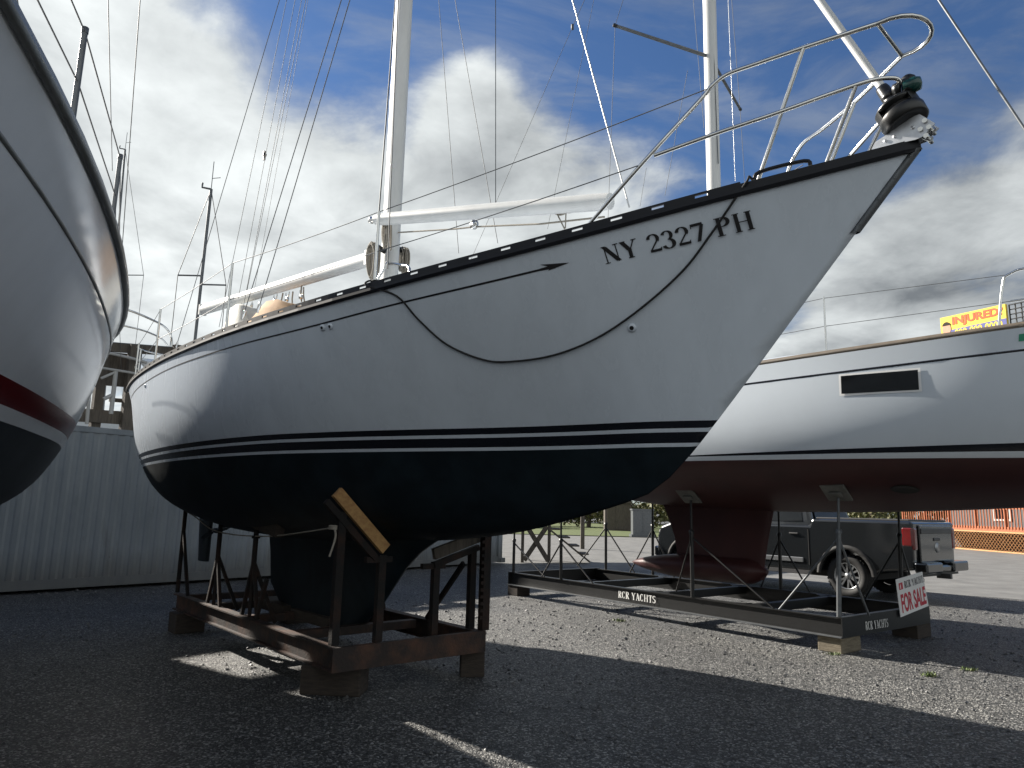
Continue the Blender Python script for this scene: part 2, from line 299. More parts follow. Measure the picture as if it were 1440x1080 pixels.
# ------------------------------------------------------------------ hull generator
class Hull:
    def __init__(s,ang,p,q0,L_,b,w,zs,zk,zw):
        a=R(ang); s.h=arr((math.cos(a),math.sin(a),0)); s.n=arr((s.h[1],-s.h[0],0)); s.p=p; s.q0=q0; s.L=L_; s.b=b; s.w=w; s.zs=zs; s.zk=zk; s.zw=zw; s.cache={}; s.ful=1.0
    def W(s,u,v,z): return s.h*(s.q0+u)+s.n*(s.p-v)+arr((0,0,z))
    def plane(s,x,y,v=0): 
        P=at_plane(x,y,s.n,s.p-v); return float(s.h@P-s.q0),v,float(P[2])
    def PL(s,x,y,v=0): return at_plane(x,y,s.n,s.p-v)
    def sec(s,u):
        k=round(u,4)
        if k in s.cache: return s.cache[k]
        b=max(s.b(u),1e-4); zs=s.zs(u); zk=min(s.zk(u),zs-.001); w=s.w(u)
        if zk>=s.zw-.02 or w<.02:
            t=np.linspace(0,1,20); P=np.array([[b*(1-x)**(1.0),zs+(zk-zs)*x] for x in t])
            P[:,0]+= -.03*b*np.sin(t*math.pi)
        else:
            P0=arr((b,zs));Wp=arr((w,s.zw));K=arr((0,zk)); d1=Wp-P0;d2=K-Wp; l1=np.linalg.norm(d1);l2=np.linalg.norm(d2)
            t=d1/l1*.72+d2/l2*.28*(1 if w>.8 else w/.8); t/=np.linalg.norm(t)
            up=bez([P0,P0+d1*.33+arr((.02*min(1,w),0)),Wp-t*l1*.35,Wp],10)
            f=min(1,max(0,(w-.1)/.9)); dz=Wp[1]-zk
            f*=s.ful; kk=arr((w*(.35+.37*f),zk+dz*(.30*(1-f)+.03*f)))
            lo=bez([Wp,Wp+t*min(l2*.38*(.4+.6*s.ful),dz*.75/max(.2,abs(t[1]))),kk,K],14)
            P=np.array(up+lo[1:])
            g=min(1,w/.75); g=g*g*(3-2*g); sv_=(zs-P[:,1])/(zs-zk); P[:,0]=g*P[:,0]+(1-g)*(b*(1-sv_)-.03*b*np.sin(sv_*math.pi)*(1-g))
        s.cache[k]=P; return P
    def v(s,u,z):
        P=s.sec(u); zz=P[::-1,1]; 
        for i in range(1,len(zz)):
            if zz[i]<=zz[i-1]: zz=np.maximum.accumulate(zz+np.arange(len(zz))*1e-7); break
        return float(np.interp(z,zz,P[::-1,0]))
    def hit(s,x,y):
        r=ray(x,y)
        for t in np.arange(1.,25,.01):
            p=CAM+r*t; u=float(s.h@p-s.q0); vv=s.p-float(s.n@p)
            if 0<u<s.L and s.zk(u)<p[2]<s.zs(u) and vv<s.v(u,p[2]): return u,float(p[2])
        return None
    def surf(s,u,z,off=0,side=1):
        v=s.v(u,z); e=.02; du=(s.v(min(u+e,s.L),z)-s.v(max(u-e,0.001),z))/(2*e); dz=(s.v(u,z+e)-s.v(u,z-e))/(2*e)
        nn=arr((-du,1,-dz)); nn/=np.linalg.norm(nn)
        return s.W(u+nn[0]*off,side*(v+nn[1]*off),z+nn[2]*off)
    def mesh(s,us,bands,ntop=12,nbot=22):
        """bands: list of z(u) functions from top down with material index for region below each: [(f,mi),...]; region above first is 0"""
        mb=MB(); N=len(us); rows=[]
        def levels(u):
            zs=s.zs(u);zk=s.zk(u); L_=[];mi=[]
            z0=bands[0][0](u); 
            for i in range(ntop): L_.append(zs+(z0-zs)*i/ntop); mi.append(0)
            for k,(f,m) in enumerate(bands[:-1]):
                L_.append(f(u)); mi.append(m)
            zb=bands[-1][0](u); 
            for i in range(nbot):
                t=i/nbot; L_.append(zb+(zk-zb)*t if zb>zk else zk); mi.append(bands[-1][1])
            L_.append(zk)
            return [min(max(z,zk),zs) for z in L_],mi
        for u in us:
            lv,mi=levels(u); rows.append([(s.v(u,z) if z>s.zk(u)+1e-6 else 0.0,z) for z in lv])
        K=len(rows[0])
        for side in (1,-1):
            vs=[s.W(us[i],side*rows[i][j][0],rows[i][j][1]) for i in range(N) for j in range(K)]
            o=len(mb.v); mb.v+=[tuple(float(c) for c in x) for x in vs]
            for i in range(N-1):
                for j in range(K-1):
                    q=(o+i*K+j,o+(i+1)*K+j,o+(i+1)*K+j+1,o+i*K+j+1)
                    mb.f.append(q if side==1 else q[::-1]); mb.m.append(mi[j]); mb.sm.append(True)
        # transom
        a=[s.W(us[-1],rows[-1][j][0],rows[-1][j][1]) for j in range(K)]; c=[s.W(us[-1],-rows[-1][j][0],rows[-1][j][1]) for j in range(K)]
        for j in range(K-1): mb.add([a[j],a[j+1],c[j+1],c[j]],[(0,1,2,3)],mi[j])
        return mb
def dedupe(mb):
    return mb
def stations(L_,extra,n=70):
    u=list(L_*(1-np.cos(np.linspace(0,math.pi,n)))/2)+list(extra); u=sorted(set(round(float(x),4) for x in u)); 
    out=[max(u[0],.003)]
    for x in u[1:]:
        if x-out[-1]>.01: out.append(x)
    return out
# ================================================================== WORLD
SUN_AZ=R(145); SUN_EL=R(29)
w=bpy.data.worlds.new('World'); SC.world=w; w.use_nodes=True; nt=w.node_tree; nt.nodes.clear()
out=nt.nodes.new('ShaderNodeOutputWorld'); bg=nt.nodes.new('ShaderNodeBackground'); L(nt,bg.outputs[0],out.inputs[0])
sky=nt.nodes.new('ShaderNodeTexSky'); sky.sky_type='NISHITA'; sky.sun_disc=False; sky.sun_elevation=SUN_EL
sdx,sdy=math.cos(SUN_AZ),math.sin(SUN_AZ); sky.sun_rotation=math.atan2(sdx,sdy); sky.air_density=1.1; sky.dust_density=.3; sky.ozone_density=2.5
tc=nt.nodes.new('ShaderNodeTexCoord'); 
def mathn(op,a,b=None,c=None,clamp=False):
    n=nt.nodes.new('ShaderNodeMath'); n.operation=op; n.use_clamp=clamp
    for i,x in enumerate((a,b,c)):
        if x is None: continue
        if isinstance(x,(int,float)): n.inputs[i].default_value=x
        else: L(nt,x,n.inputs[i])
    return n.outputs[0]
sep=nt.nodes.new('ShaderNodeSeparateXYZ'); L(nt,tc.outputs['Generated'],sep.inputs[0])
# project the view direction on a cloud layer
zz=mathn('MAXIMUM',sep.outputs[2],.0); zz=mathn('ADD',zz,.22)
px=mathn('DIVIDE',sep.outputs[0],zz); py=mathn('DIVIDE',sep.outputs[1],zz)
cmb=nt.nodes.new('ShaderNodeCombineXYZ'); L(nt,px,cmb.inputs[0]); L(nt,py,cmb.inputs[1])
def wn(scale,detail,rough,off=(0,0,0),dist=0,src=None,sc=(1,1,1)):
    mp=nt.nodes.new('ShaderNodeMapping'); mp.inputs['Location'].default_value=off; mp.inputs['Scale'].default_value=sc; L(nt,src if src is not None else cmb.outputs[0],mp.inputs[0])
    n=nt.nodes.new('ShaderNodeTexNoise'); n.inputs['Scale'].default_value=scale; n.inputs['Detail'].default_value=detail; n.inputs['Roughness'].default_value=rough; n.inputs['Distortion'].default_value=dist
    L(nt,mp.outputs[0],n.inputs[0]); return n.outputs[0]
fb=wn(1.7,12,.56,(3.1,1.7,0),.3); fb2=wn(4.2,12,.6,(7.7,2.1,0),.5); fb3=wn(3.2,10,.55,(1.2,9,4),.2,tc.outputs['Generated'],(1,1,2.2))
def blob(x,y,rad,amp,soft=2):
    """a cloud bank (or a clearing) centred on one direction of the sky"""
    d=ray(x,y); d=d/np.linalg.norm(d)
    vm=nt.nodes.new('ShaderNodeVectorMath'); vm.operation='DOT_PRODUCT'; L(nt,tc.outputs['Generated'],vm.inputs[0]); vm.inputs[1].default_value=tuple(d)
    a=mathn('SUBTRACT',1,vm.outputs['Value']); a=mathn('MULTIPLY',a,-1/(1-math.cos(R(rad)))); a=mathn('EXPONENT',a); return mathn('MULTIPLY',a,amp)
B=[(120,200,17,.62),(330,330,17,.60),(300,110,6,.05),(560,300,9,.34),(700,330,11,.34),(655,135,3.6,.55),(700,170,4.2,.40),(720,250,6,.12),(900,330,8,.12),(1130,470,7,.22),(1330,300,9,.44),(1400,400,10,.32),(1260,440,7,.34),(760,30,8,.08),(900,60,7,.06),(420,10,5,.06),(330,0,9,-.16),(490,90,9,-.20),(640,30,9,-.16),(1050,220,6,.10),(820,250,8,.20),(950,330,9,.26),(60,20,12,.22),
   (440,150,5.5,-.20),(545,170,3.5,-.28),(1000,120,13,-.34),(1180,60,12,-.26),(1240,230,7,-.26),(860,150,7,-.18),(980,260,4,-.08)]
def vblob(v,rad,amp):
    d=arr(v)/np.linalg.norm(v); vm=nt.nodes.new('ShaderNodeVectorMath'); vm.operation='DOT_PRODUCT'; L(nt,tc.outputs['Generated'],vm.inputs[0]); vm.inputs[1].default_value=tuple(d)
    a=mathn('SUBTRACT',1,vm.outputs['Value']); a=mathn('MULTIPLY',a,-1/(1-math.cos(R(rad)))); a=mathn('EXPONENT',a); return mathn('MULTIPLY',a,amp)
acc=mathn('ADD',vblob((.2,-1,.22),40,1.3),vblob((-1,-.3,.3),32,.6)); acc=mathn('ADD',acc,vblob((0,.15,1),38,-.85)); acc=mathn('ADD',acc,vblob((1,-.2,.25),30,.5))  # unseen clouds behind and beside the camera, darkened zenith, shaped to light hulls
for b_ in B:
    o_=blob(*b_); acc=o_ if acc is None else mathn('ADD',acc,o_)
f=mathn('MULTIPLY_ADD',fb,1.5,-.79); f2=mathn('MULTIPLY_ADD',fb2,.75,-.37); f3=mathn('MULTIPLY_ADD',fb3,1.0,-.48)
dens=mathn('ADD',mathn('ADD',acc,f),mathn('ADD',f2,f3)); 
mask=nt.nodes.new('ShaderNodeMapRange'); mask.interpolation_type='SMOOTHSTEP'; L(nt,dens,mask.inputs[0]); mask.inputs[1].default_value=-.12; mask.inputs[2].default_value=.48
# cloud colour: brighter near the sun, greyer bellies, unseen part behind the camera brightened for its light
tone=wn(2.6,10,.55,(11,4,0),.2); 
sunb=blob(-150,60,42,1.0)
rightdark=blob(1400,400,11,-.20)
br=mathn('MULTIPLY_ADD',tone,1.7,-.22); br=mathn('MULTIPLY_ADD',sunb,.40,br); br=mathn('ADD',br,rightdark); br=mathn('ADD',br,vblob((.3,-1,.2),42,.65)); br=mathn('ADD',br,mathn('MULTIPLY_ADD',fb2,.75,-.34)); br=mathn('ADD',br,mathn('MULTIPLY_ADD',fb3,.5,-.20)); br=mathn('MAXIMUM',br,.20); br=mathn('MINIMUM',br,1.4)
edge=mathn('MULTIPLY_ADD',mask.outputs[0],.45,.60); br=mathn('MULTIPLY',br,edge)
CLOUD=4.5
cc=nt.nodes.new('ShaderNodeMix'); cc.data_type='RGBA'; L(nt,br,cc.inputs[0]); cc.clamp_factor=False
cc.inputs[6].default_value=(.30*CLOUD*.25,.38*CLOUD*.25,.50*CLOUD*.25,1); cc.inputs[7].default_value=(CLOUD*.92,CLOUD*.97,CLOUD*.98,1)
sk=nt.nodes.new('ShaderNodeMix'); sk.data_type='RGBA'; sk.blend_type='MULTIPLY'; sk.inputs[0].default_value=1; L(nt,sky.outputs[0],sk.inputs[6]); sk.inputs[7].default_value=(.34,.44,.58,1)
wsp=wn(2.2,9,.62,(4,8,1),.8,None,(1,2.4,1)); wm=nt.nodes.new('ShaderNodeMapRange'); wm.interpolation_type='SMOOTHSTEP'; L(nt,wsp,wm.inputs[0]); wm.inputs[1].default_value=.40; wm.inputs[2].default_value=.72; wm.inputs[4].default_value=.36; mk=mathn('MAXIMUM',mask.outputs[0],wm.outputs[0])
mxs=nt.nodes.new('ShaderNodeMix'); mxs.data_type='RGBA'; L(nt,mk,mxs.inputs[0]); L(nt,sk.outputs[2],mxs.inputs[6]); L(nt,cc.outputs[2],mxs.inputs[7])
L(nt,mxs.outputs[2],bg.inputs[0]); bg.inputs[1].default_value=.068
sl=bpy.data.lights.new('sun','SUN'); sl.energy=5.0; sl.angle=R(.6); sl.color=(1,.93,.83); so=bpy.data.objects.new('sun',sl); COL.objects.link(so)
sd=Vector((sdx*math.cos(SUN_EL),sdy*math.cos(SUN_EL),math.sin(SUN_EL))); so.rotation_euler=sd.to_track_quat('Z','Y').to_euler(); so.location=(-20,14,16)
SC.view_settings.view_transform='Standard'; SC.view_settings.look='None'; SC.view_settings.exposure=1.4; SC.view_settings.gamma=1
# ================================================================== GROUND
mb=MB(); S=1500; mb.add([(-S,-S,0),(S,-S,0),(S,S,0),(-S,S,0)],[(0,1,2,3)]); g=mb.build('ground','gravel'); tag(g,kind='structure')
mb=MB(); mb.add([(-40,47,.004),(26,44,.004),(60,90,.004),(-60,90,.004)],[(0,1,2,3)]); g=mb.build('lawn','grass'); tag(g,kind='structure')
M_['packed']=mat('pale_packed_gravel',(.17,.17,.165),.8,col2=(.11,.11,.108),scale=1.3,bump=.7,bscale=45,spec=.3)
mb=MB(); P_=[(-6,24),(5.2,19.0),(11.2,14.6),(40,13.5),(60,20),(60,46),(-30,46.5),(-20,30)]; mb.add([(x,y,.004) for x,y in P_],[tuple(range(len(P_)))]); g=mb.build('gravel_lane','packed'); tag(g,kind='structure')
# loose stones
N=42000
d=1.6+np.abs(rng.random(N))**1.7*12; a=rng.uniform(-.80,.80,N); X=d*a*1.05; Y=d
sz=(.003+.014*rng.random(N)**6)*(1+.06*d); base=arr([(1,0,0),(0,1,0),(-1,0,0),(0,-1,0),(0,0,.8),(.1,.1,-.6)])
th=rng.random(N)*6.28; V=np.zeros((N,6,3)); jit=rng.uniform(.6,1.35,(N,6,1)); bv=base[None]*jit
V[:,:,0]=(bv[:,:,0]*np.cos(th)[:,None]-bv[:,:,1]*np.sin(th)[:,None])*sz[:,None]+X[:,None]
V[:,:,1]=(bv[:,:,0]*np.sin(th)[:,None]+bv[:,:,1]*np.cos(th)[:,None])*sz[:,None]*.8+Y[:,None]
V[:,:,2]=bv[:,:,2]*sz[:,None]*.75+sz[:,None]*.3
Fc=np.array([(0,1,4),(1,2,4),(2,3,4),(3,0,4),(1,0,5),(2,1,5),(3,2,5),(0,3,5)]); FF=(Fc[None]+np.arange(N)[:,None,None]*6).reshape(-1,3)
me=bpy.data.meshes.new('gravel_stones'); me.from_pydata(V.reshape(-1,3).tolist(),[],FF.tolist()); me.materials.append(M_['stone']); o=bpy.data.objects.new('gravel_stones',me); COL.objects.link(o)
tag(o,'loose grey crushed stones lying over the yard in front of the boats','gravel',kind='stuff')
# ================================================================== MAIN SLOOP
LM=10.6; UM=5.7
def bM(u): return 1.64*(1-abs(1-u/UM)**1.9) if u<UM else 1.64-.64*((u-UM)/(LM-UM))**2.1
wM=smooth_interp([0,1.32,2.13,3,4.39,5.54,6.65,7.6,9.05,10,10.6],[0,0,.22,.54,1.08,1.37,1.47,1.44,1.18,.76,.36])
zsM=smooth_interp([0,.52,.95,1.96,3.17,4.08,5,6.07,7.27,8.28,9.5,10.6],[3.665,3.57,3.50,3.35,3.235,3.18,3.15,3.14,3.145,3.15,3.17,3.20])
zkM=smooth_interp([0,.65,1.31,1.47,1.66,1.84,2.12,2.51,3.11,3.93,4.6,5.5,6.5,7.5,8.5,9.5,10.3,10.6],[3.665,2.94,2.20,2.03,1.85,1.73,1.64,1.54,1.41,1.31,1.26,1.21,1.20,1.25,1.42,1.74,2.15,2.35])
H=Hull(134,4.2,1.0857,LM,bM,wM,zsM,zkM,2.12)
def zt(k):
    d=[(2.202,2.150),(2.155,2.105),(2.130,2.078),(2.060,2.028),(2.035,2.000)][k]
    return lambda u:d[0]+(d[1]-d[0])*min(1,max(0,(u-5)/4))**1.0 if u<9.2 else d[0]+(d[1]-d[0])
org=H.W(5.8,0,0); boat=thing('sailboat','white sailboat with twin navy boot stripes and bow furling drum, on the rusty cradle','sailboat',org)
us=stations(LM,[1.31,1.35,1.375,1.44,1.462,.006,.02])
mb=H.mesh(us,[(zt(0),1),(zt(1),0),(zt(2),1),(zt(3),0),(zt(4),2)])
hull=mb.build('hull',['gelcoat','navy','bottom'],boat,merge=True)
# deck with camber
mb=MB(); us2=stations(LM,[],40); vs=[];K=9
for u in us2:
    for j in range(K):
        s_=-1+2*j/(K-1); vs.append(H.W(u,s_*(bM(u)-.004),zsM(u)-.005+.07*(1-s_*s_)*min(1,bM(u))))
mb.add(vs,[(i*K+j,i*K+j+1,(i+1)*K+j+1,(i+1)*K+j) for i in range(len(us2)-1) for j in range(K-1)],0,True); mb.build('deck','gelcoat',boat)
# toe rail with slots (both sides) + rub strip below it
def toerail(HH,bfun,zfun,Lx,pitch,slot,hh,zb,z1,z2,name,m,par,thick=.012,u0=.87,lean=0):
    for side in (1,-1):
        mb=MB(); u=u0
        def pt(u,z,o): 
            return HH.W(u,side*(bfun(u)-o),zfun(u)+z)
        def seg(ua,ub,za,zb_):
            n_=2
            for i in range(n_):
                x0=ua+(ub-ua)*i/n_; x1=ua+(ub-ua)*(i+1)/n_
                c=[pt(x0,za,0),pt(x1,za,0),pt(x1,zb_,0),pt(x0,zb_,0),pt(x0,za,thick),pt(x1,za,thick),pt(x1,zb_,thick),pt(x0,zb_,thick)]
                mb.add(c,[(0,1,2,3),(7,6,5,4),(3,2,6,7),(0,4,5,1),(0,3,7,4),(1,5,6,2)])
        seg(.01,u0,0,hh*.8)
        while u<Lx-pitch:
            seg(u,u+pitch-slot,zb,hh); seg(u+pitch-slot,u+pitch,zb,z1); seg(u+pitch-slot,u+pitch,z2,hh); u+=pitch
        seg(u,Lx-.02,zb,hh)
        mb.build(name,m,par)
toerail(H,bM,zsM,LM,.245,.075,.062,.0,.030,.048,'toe_rail','rail',boat)
for side in (1,-1):
    mb=MB(); pth=[H.W(u,side*(bM(u)+.008),zsM(u)+.004-.012) for u in us2]; vs=[]
    for i,u in enumerate(us2):
        for (dv,dz) in ((-.004,.012),(.016,.010),(.018,-.012),(.006,-.030),(-.004,-.030)): vs.append(H.W(u,side*max(.001,bM(u)+dv*(1 if u>.05 else .5)),zsM(u)+dz))
    mb.add(vs,[(i*5+j,(i+1)*5+j,(i+1)*5+(j+1)%5,i*5+(j+1)%5) for i in range(len(us2)-1) for j in range(5)]); mb.build('rub_strip','rail',boat)
# cove stripe with arrow head
cz=[(1.73,3.12)]
for x,y in ((700,394),(560,427),(440,459),(327,488),(240,518),(200,541)):
    h_=H.hit(x,y); 
    if h_: cz.append(h_)
c0=H.hit(802,370); cz[0]=c0; cz.sort(); print('cove',cz)
cf=smooth_interp([c[0] for c in cz]+([9.9] if cz[-1][0]<9.5 else []),[c[1] for c in cz]+([cz[-1][1]-.02] if cz[-1][0]<9.5 else []))
mb=MB(); uu=np.linspace(c0[0]+.10,9.6,70); a=[];t0=.006
for i,u in enumerate(uu):
    t=t0+(.006 if i==0 else 0); a+= [H.surf(u,cf(u)+t,.002),H.surf(u,cf(u)-t,.002)]
mb.add(a,[(2*i,2*i+1,2*i+3,2*i+2) for i in range(len(uu)-1)])
mb.add([H.surf(c0[0],cf(c0[0]+.02)+.004,.0025),H.surf(uu[0]+.09,cf(uu[0]+.06)+.026,.0025),H.surf(uu[0]+.03,cf(uu[0]),.0025),H.surf(uu[0]+.05,cf(uu[0]+.05)-.016,.0025)],[(0,1,2),(0,2,3)])
mb.build('cove_stripe','paint',boat)
# registration number
p0=H.hit(853,372); p1=H.hit(1062,322); pt_=H.hit(850,349)
print('reg',p0,p1,pt_)
Q,wd=glyphs('NY 2327 PH'); mb=MB(); wdx=wd-.1
for i,q in enumerate(Q):
    e=.0025+.00005*i; mb.add([H.surf(p0[0]+(p1[0]-p0[0])*x/wdx, p0[1]+(p1[1]-p0[1])*x/wdx+.100*y, e) for x,y in q],[(0,1,2,3)])
mb.build('registration_number','paint',boat)
# keel, rudder, propeller
def foil(prof_fn,zs_,name,m,HH,par,n=16,mirror=False):
    """prof_fn(z)->(u_leading,u_trailing,half_thickness); blunt leading edge"""
    mb=MB(); ring=[]
    ts=[(i/n) for i in range(n+1)]
    for z in zs_:
        ul,ut,th=prof_fn(z)
        up=[(ul+(ut-ul)*t*t*(3-2*t) if False else ul+(ut-ul)*(1-math.cos(t*math.pi))/2, th*2.6*(math.sqrt(max(0,x:=(1-math.cos(t*math.pi))/2))*(1-x)+.0*x)+.006) for t in ts]
        ring.append([HH.W(u,v,z) for u,v in up]+[HH.W(u,-v,z) for u,v in up[::-1]])
    k=len(ring[0]); mb.add([p for r_ in ring for p in r_],[(i*k+j,i*k+(j+1)%k,(i+1)*k+(j+1)%k,(i+1)*k+j) for i in range(len(ring)-1) for j in range(k)],0,True)
    mb.add(ring[0],[tuple(range(k))]); mb.add(ring[-1],[tuple(range(k))[::-1]]); mb.build(name,m,par)
def keelM(z):
    ul=float(np.interp(z,[.33,.59,.85,1.06,1.2,1.32],[5.45,5.08,4.83,4.63,4.42,4.15])); ut=float(np.interp(z,[.33,.64,1.0,1.32],[7.05,7.45,7.52,7.62]))
    return ul,ut,float(np.interp(z,[.33,.9,1.3],[.15,.13,.22]))
foil(keelM,[.33,.36,.5,.64,.8,1.0,1.15,1.25,1.32],'keel','bottom',H,boat)
foil(lambda z:(float(np.interp(z,[.74,1.9],[9.47,9.42])),float(np.interp(z,[.74,1.9],[9.80,9.98])),.045),[.74,.9,1.3,1.6,1.95],'rudder','bottom',H,boat)
mb=MB(); c=H.W(9.28,0,1.17); mb.tube([H.W(8.3,0,1.33),H.W(9.33,0,1.165)],.016); mb.lathe(H.W(9.2,0,1.185),H.h,[(0,.02),(.03,.04),(.12,.035),(.16,.01)],12)
for k in range(2):
    a=R(25+180*k); d_=H.n*math.cos(a)+arr((0,0,1))*math.sin(a); t_=np.cross(d_,H.h)*.6+H.h*.5
    vs=[c+d_*r_+t_*w_*sg for r_,w_ in ((.03,.02),(.09,.055),(.15,.07),(.2,.04),(.215,.005)) for sg in(-1,1)]; mb.add(vs,[(2*i,2*i+1,2*i+3,2*i+2) for i in range(4)],0,True)
mb.build('propeller','bottomL',boat)
# deck house, hatch, canvas
mb=MB(); vs=[];prof=lambda u:[(.78,.0),(.74,.16),(.62,.24),(.3,.28),(0,.29),(-.3,.28),(-.62,.24),(-.74,.16),(-.78,0)]
ul=np.linspace(4.2,8.1,14)
for i,u in enumerate(ul):
    sc=min(1,.45+.55*(u-4.2)/1.2); hh=min(1,.25+(u-4.2)/.8)
    vs+=[H.W(u,a*sc,zsM(u)+.03+b*hh) for a,b in prof(u)]
mb.add(vs,[(i*9+j,(i+1)*9+j,(i+1)*9+j+1,i*9+j+1) for i in range(13) for j in range(8)],0,True); mb.add(vs[-9:],[tuple(range(9))]); mb.add(vs[:9],[tuple(range(9))[::-1]])
mb.build('cabin','gelcoat',boat)
# tan dodger
def canvas(name,m,u0,u1,v,z0,z1,seed=1,lean=.25,par=None):
    r_=random.Random(seed); mb=MB(); n1,n2=8,13; vs=[]
    for i in range(n1):
        for j in range(n2):
            t=j/(n2-1)*math.pi; s_=i/(n1-1); hh=(z1-z0)*(1-.25*abs(2*s_-1)**2)
            vs.append(H.W(u0+(u1-u0)*s_+lean*(math.sin(t))*(1-s_),v*math.cos(t)*1.0+r_.uniform(-.01,.01),z0+hh*min(1,math.sin(t)*1.6)+r_.uniform(-.012,.012)))
    mb.add(vs,[(i*n2+j,(i+1)*n2+j,(i+1)*n2+j+1,i*n2+j+1) for i in range(n1-1) for j in range(n2-1)],0,True); mb.build(name,m,par)
pA=H.plane(342,428,.55); pB=H.plane(397,430,.55); print('dodger',pA,pB)
canvas('dodger','canvas',pB[0],pA[0],.62,3.30,pA[2]-.02,3,.1,boat)
pC=H.plane(288,470,.5);pD=H.plane(325,440,.5); print('canvas',pC,pD)
canvas('sail_cover_bundle','whitecanvas',pD[0]-.1,pC[0],.35,3.25,pD[2]+.28,5,.3,boat)
# mast and booms
zt_=17.5; mb=MB(); um=5.24
def oval(mbx,P0,P1,rx,ry,axx,n=20,mi=0,taper=1):
    P0=arr(P0);P1=arr(P1);d=(P1-P0)/np.linalg.norm(P1-P0);x=arr(axx);x=x-d*(x@d);x/=np.linalg.norm(x);y=np.cross(d,x);vs=[]
    for P,s in((P0,1),(P1,taper)):
        vs+=[P+(x*math.cos(2*math.pi*j/n)*rx+y*math.sin(2*math.pi*j/n)*ry)*s for j in range(n)]
    mbx.add(vs,[(j,(j+1)%n,n+(j+1)%n,n+j) for j in range(n)],mi,True); mbx.add([vs[j] for j in range(n)],[tuple(range(n))[::-1]],mi); mbx.add(vs[n:],[tuple(range(n))],mi)
oval(mb,H.W(um,0,3.2),H.W(um+.02,0,zt_),.125,.085,H.h)
mb.tube([H.W(um+.125,0,3.9),H.W(um+.14,0,zt_)],.012,6)
mast=mb.build('mast','spar',boat)
for z_ in (8.3,12.6):
    mb=MB(); 
    for s_ in(1,-1): mb.tube([H.W(um,s_*.05,z_),H.W(um+.05,s_*1.05,z_+.03)],[.03,.018],8)
    mb.build('spreader','spar',boat)
mb=MB(); g0=H.W(um+.17,.0,4.30); q=H.plane(285,436,.0); g1=H.W(q[0],0,q[2]); print('boom end',q)
q2=H.plane(523,361,0); print('boom front',q2); g0=H.W(max(q2[0],um+.2),0,q2[2]-.02)
oval(mb,g0,g1,.062,.088,H.n); mb.box(g0,(.09,.15,.17),np.array([H.h,H.n,(0,0,1)])); mb.box(g1,(.05,.12,.17),np.array([H.h,H.n,(0,0,1)]))
boom=mb.build('boom','spar',boat)
mb=MB(); dn=arr((0,0,-1)); bl=lambda x,y,v=0:(lambda q_:H.W(q_[0],v,q_[2]))(H.plane(x,y,v))
for x in (388,405,425):
    c=bl(x,402+(425-x)*.2); 
    mb.tube([c+H.h*.05*math.cos(t)+dn*(.05+.07*math.sin(t)) for t in np.linspace(0,math.pi,10)],.007,6)
    mb.lathe(c+dn*.15-H.n*.02,H.n,[(0,.0),(0,.035),(.03,.035),(.03,0)],12); mb.build('boom_block','steel',boom); mb=MB()
mb=MB(); 
for j,(x,ya,yb) in enumerate(((398,412,432),(403,418,432),(412,410,430),(424,402,424),(427,404,424))):
    a_=bl(x,ya);b_=bl(x-3+j,yb); mb.tube([a_,lerp(a_,b_,.5)+H.h*.015,b_],.010,6); mb.build('mainsheet','rope',boat); mb=MB()
# club boom on the staysail stay
s0=bl(529,309,.35); s1=bl(858,283,.0); print('club',H.plane(529,309,.35),H.plane(858,283,0))
mb=MB(); mb.tube([s0,lerp(s0,s1,.05),lerp(s0,s1,.95),s1],[.055,.064,.070,.066],16); club=mb.build('staysail_boom','spar',boat)
mb=MB(); mb.tube([s0+(s0-s1)*.006,s0-(s1-s0)*.03],.03,8); mb.lathe(s0-(s1-s0)*.028,H.n,[(-.02,0),(-.02,.035),(.02,.035),(.02,0)],10); mb.build('boom_end_fitting','steel',club); mb=MB(); mb.tube([bl(664,308),bl(666,311,0)],.008,6); c=bl(667,316); mb.lathe(c-H.n*.02,H.n,[(0,0),(0,.045),(.035,.045),(.035,0)],12); mb.build('boom_block','steel',club)
mb=MB(); mb.tube([bl(560,327),bl(640,322),bl(667,319),bl(760,315),bl(850,305)],.008,6); mb.tube([bl(775,297),bl(800,299),bl(835,294)],.007,6); mb.tube([bl(782,298),bl(794,322)],.006,6); mb.tube([bl(796,298),bl(795,321)],.006,6)
for k in range(5): c=bl(788+k*.8,297); mb.tube([c+H.h*.06*math.cos(t)+arr((0,0,1))*(.02+.003*k)*math.sin(t) for t in np.linspace(0,6.28,12)],.006,5)
mb.build('staysail_sheet','rope',boat)
# mast foot ropes
def coil(cx,cy,w_,h_,n_,name,m,v=0,seed=3):
    r_=random.Random(seed); mb=MB(); top=bl(cx,cy-h_/2,v); bot=bl(cx,cy+h_/2,v); ax=H.h; sc=np.linalg.norm(bl(cx+w_/2,cy,v)-bl(cx-w_/2,cy,v))/2
    for k in range(n_):
        o_=H.n*r_.uniform(-.05,.05); s_=r_.uniform(.05,1); e=r_.uniform(.8,1.02); P=[]
        for t in np.linspace(0,2*math.pi,18): P.append(lerp(top,bot,.5-.5*e*math.cos(t))+ax*sc*s_*math.sin(t)*(.8+.2*math.cos(t))+o_)
        mb.tube(P,.0075,5,cap=False)
    return mb.build(name,m,boat)
coil(526,368,15,54,17,'rope_coil','rope',.25,3); coil(566,366,16,38,15,'rope_coil','rope',-.15,4)
coil(544,331,9,42,8,'halyard_coil','rope',.25,8)
mb=MB(); c=bl(560,352,-.1); mb.lathe(c-H.n*.06,H.n,[(0,0),(0,.045),(.05,.035),(.1,.05),(.1,0)],16); mb.build('mast_winch','black',boat); mb=MB(); mb.lathe(bl(541,352,.12),-H.n,[(0,0),(0,.04),(.05,.03),(.09,.04),(.09,0)],16); mb.build('mast_winch','black',boat)
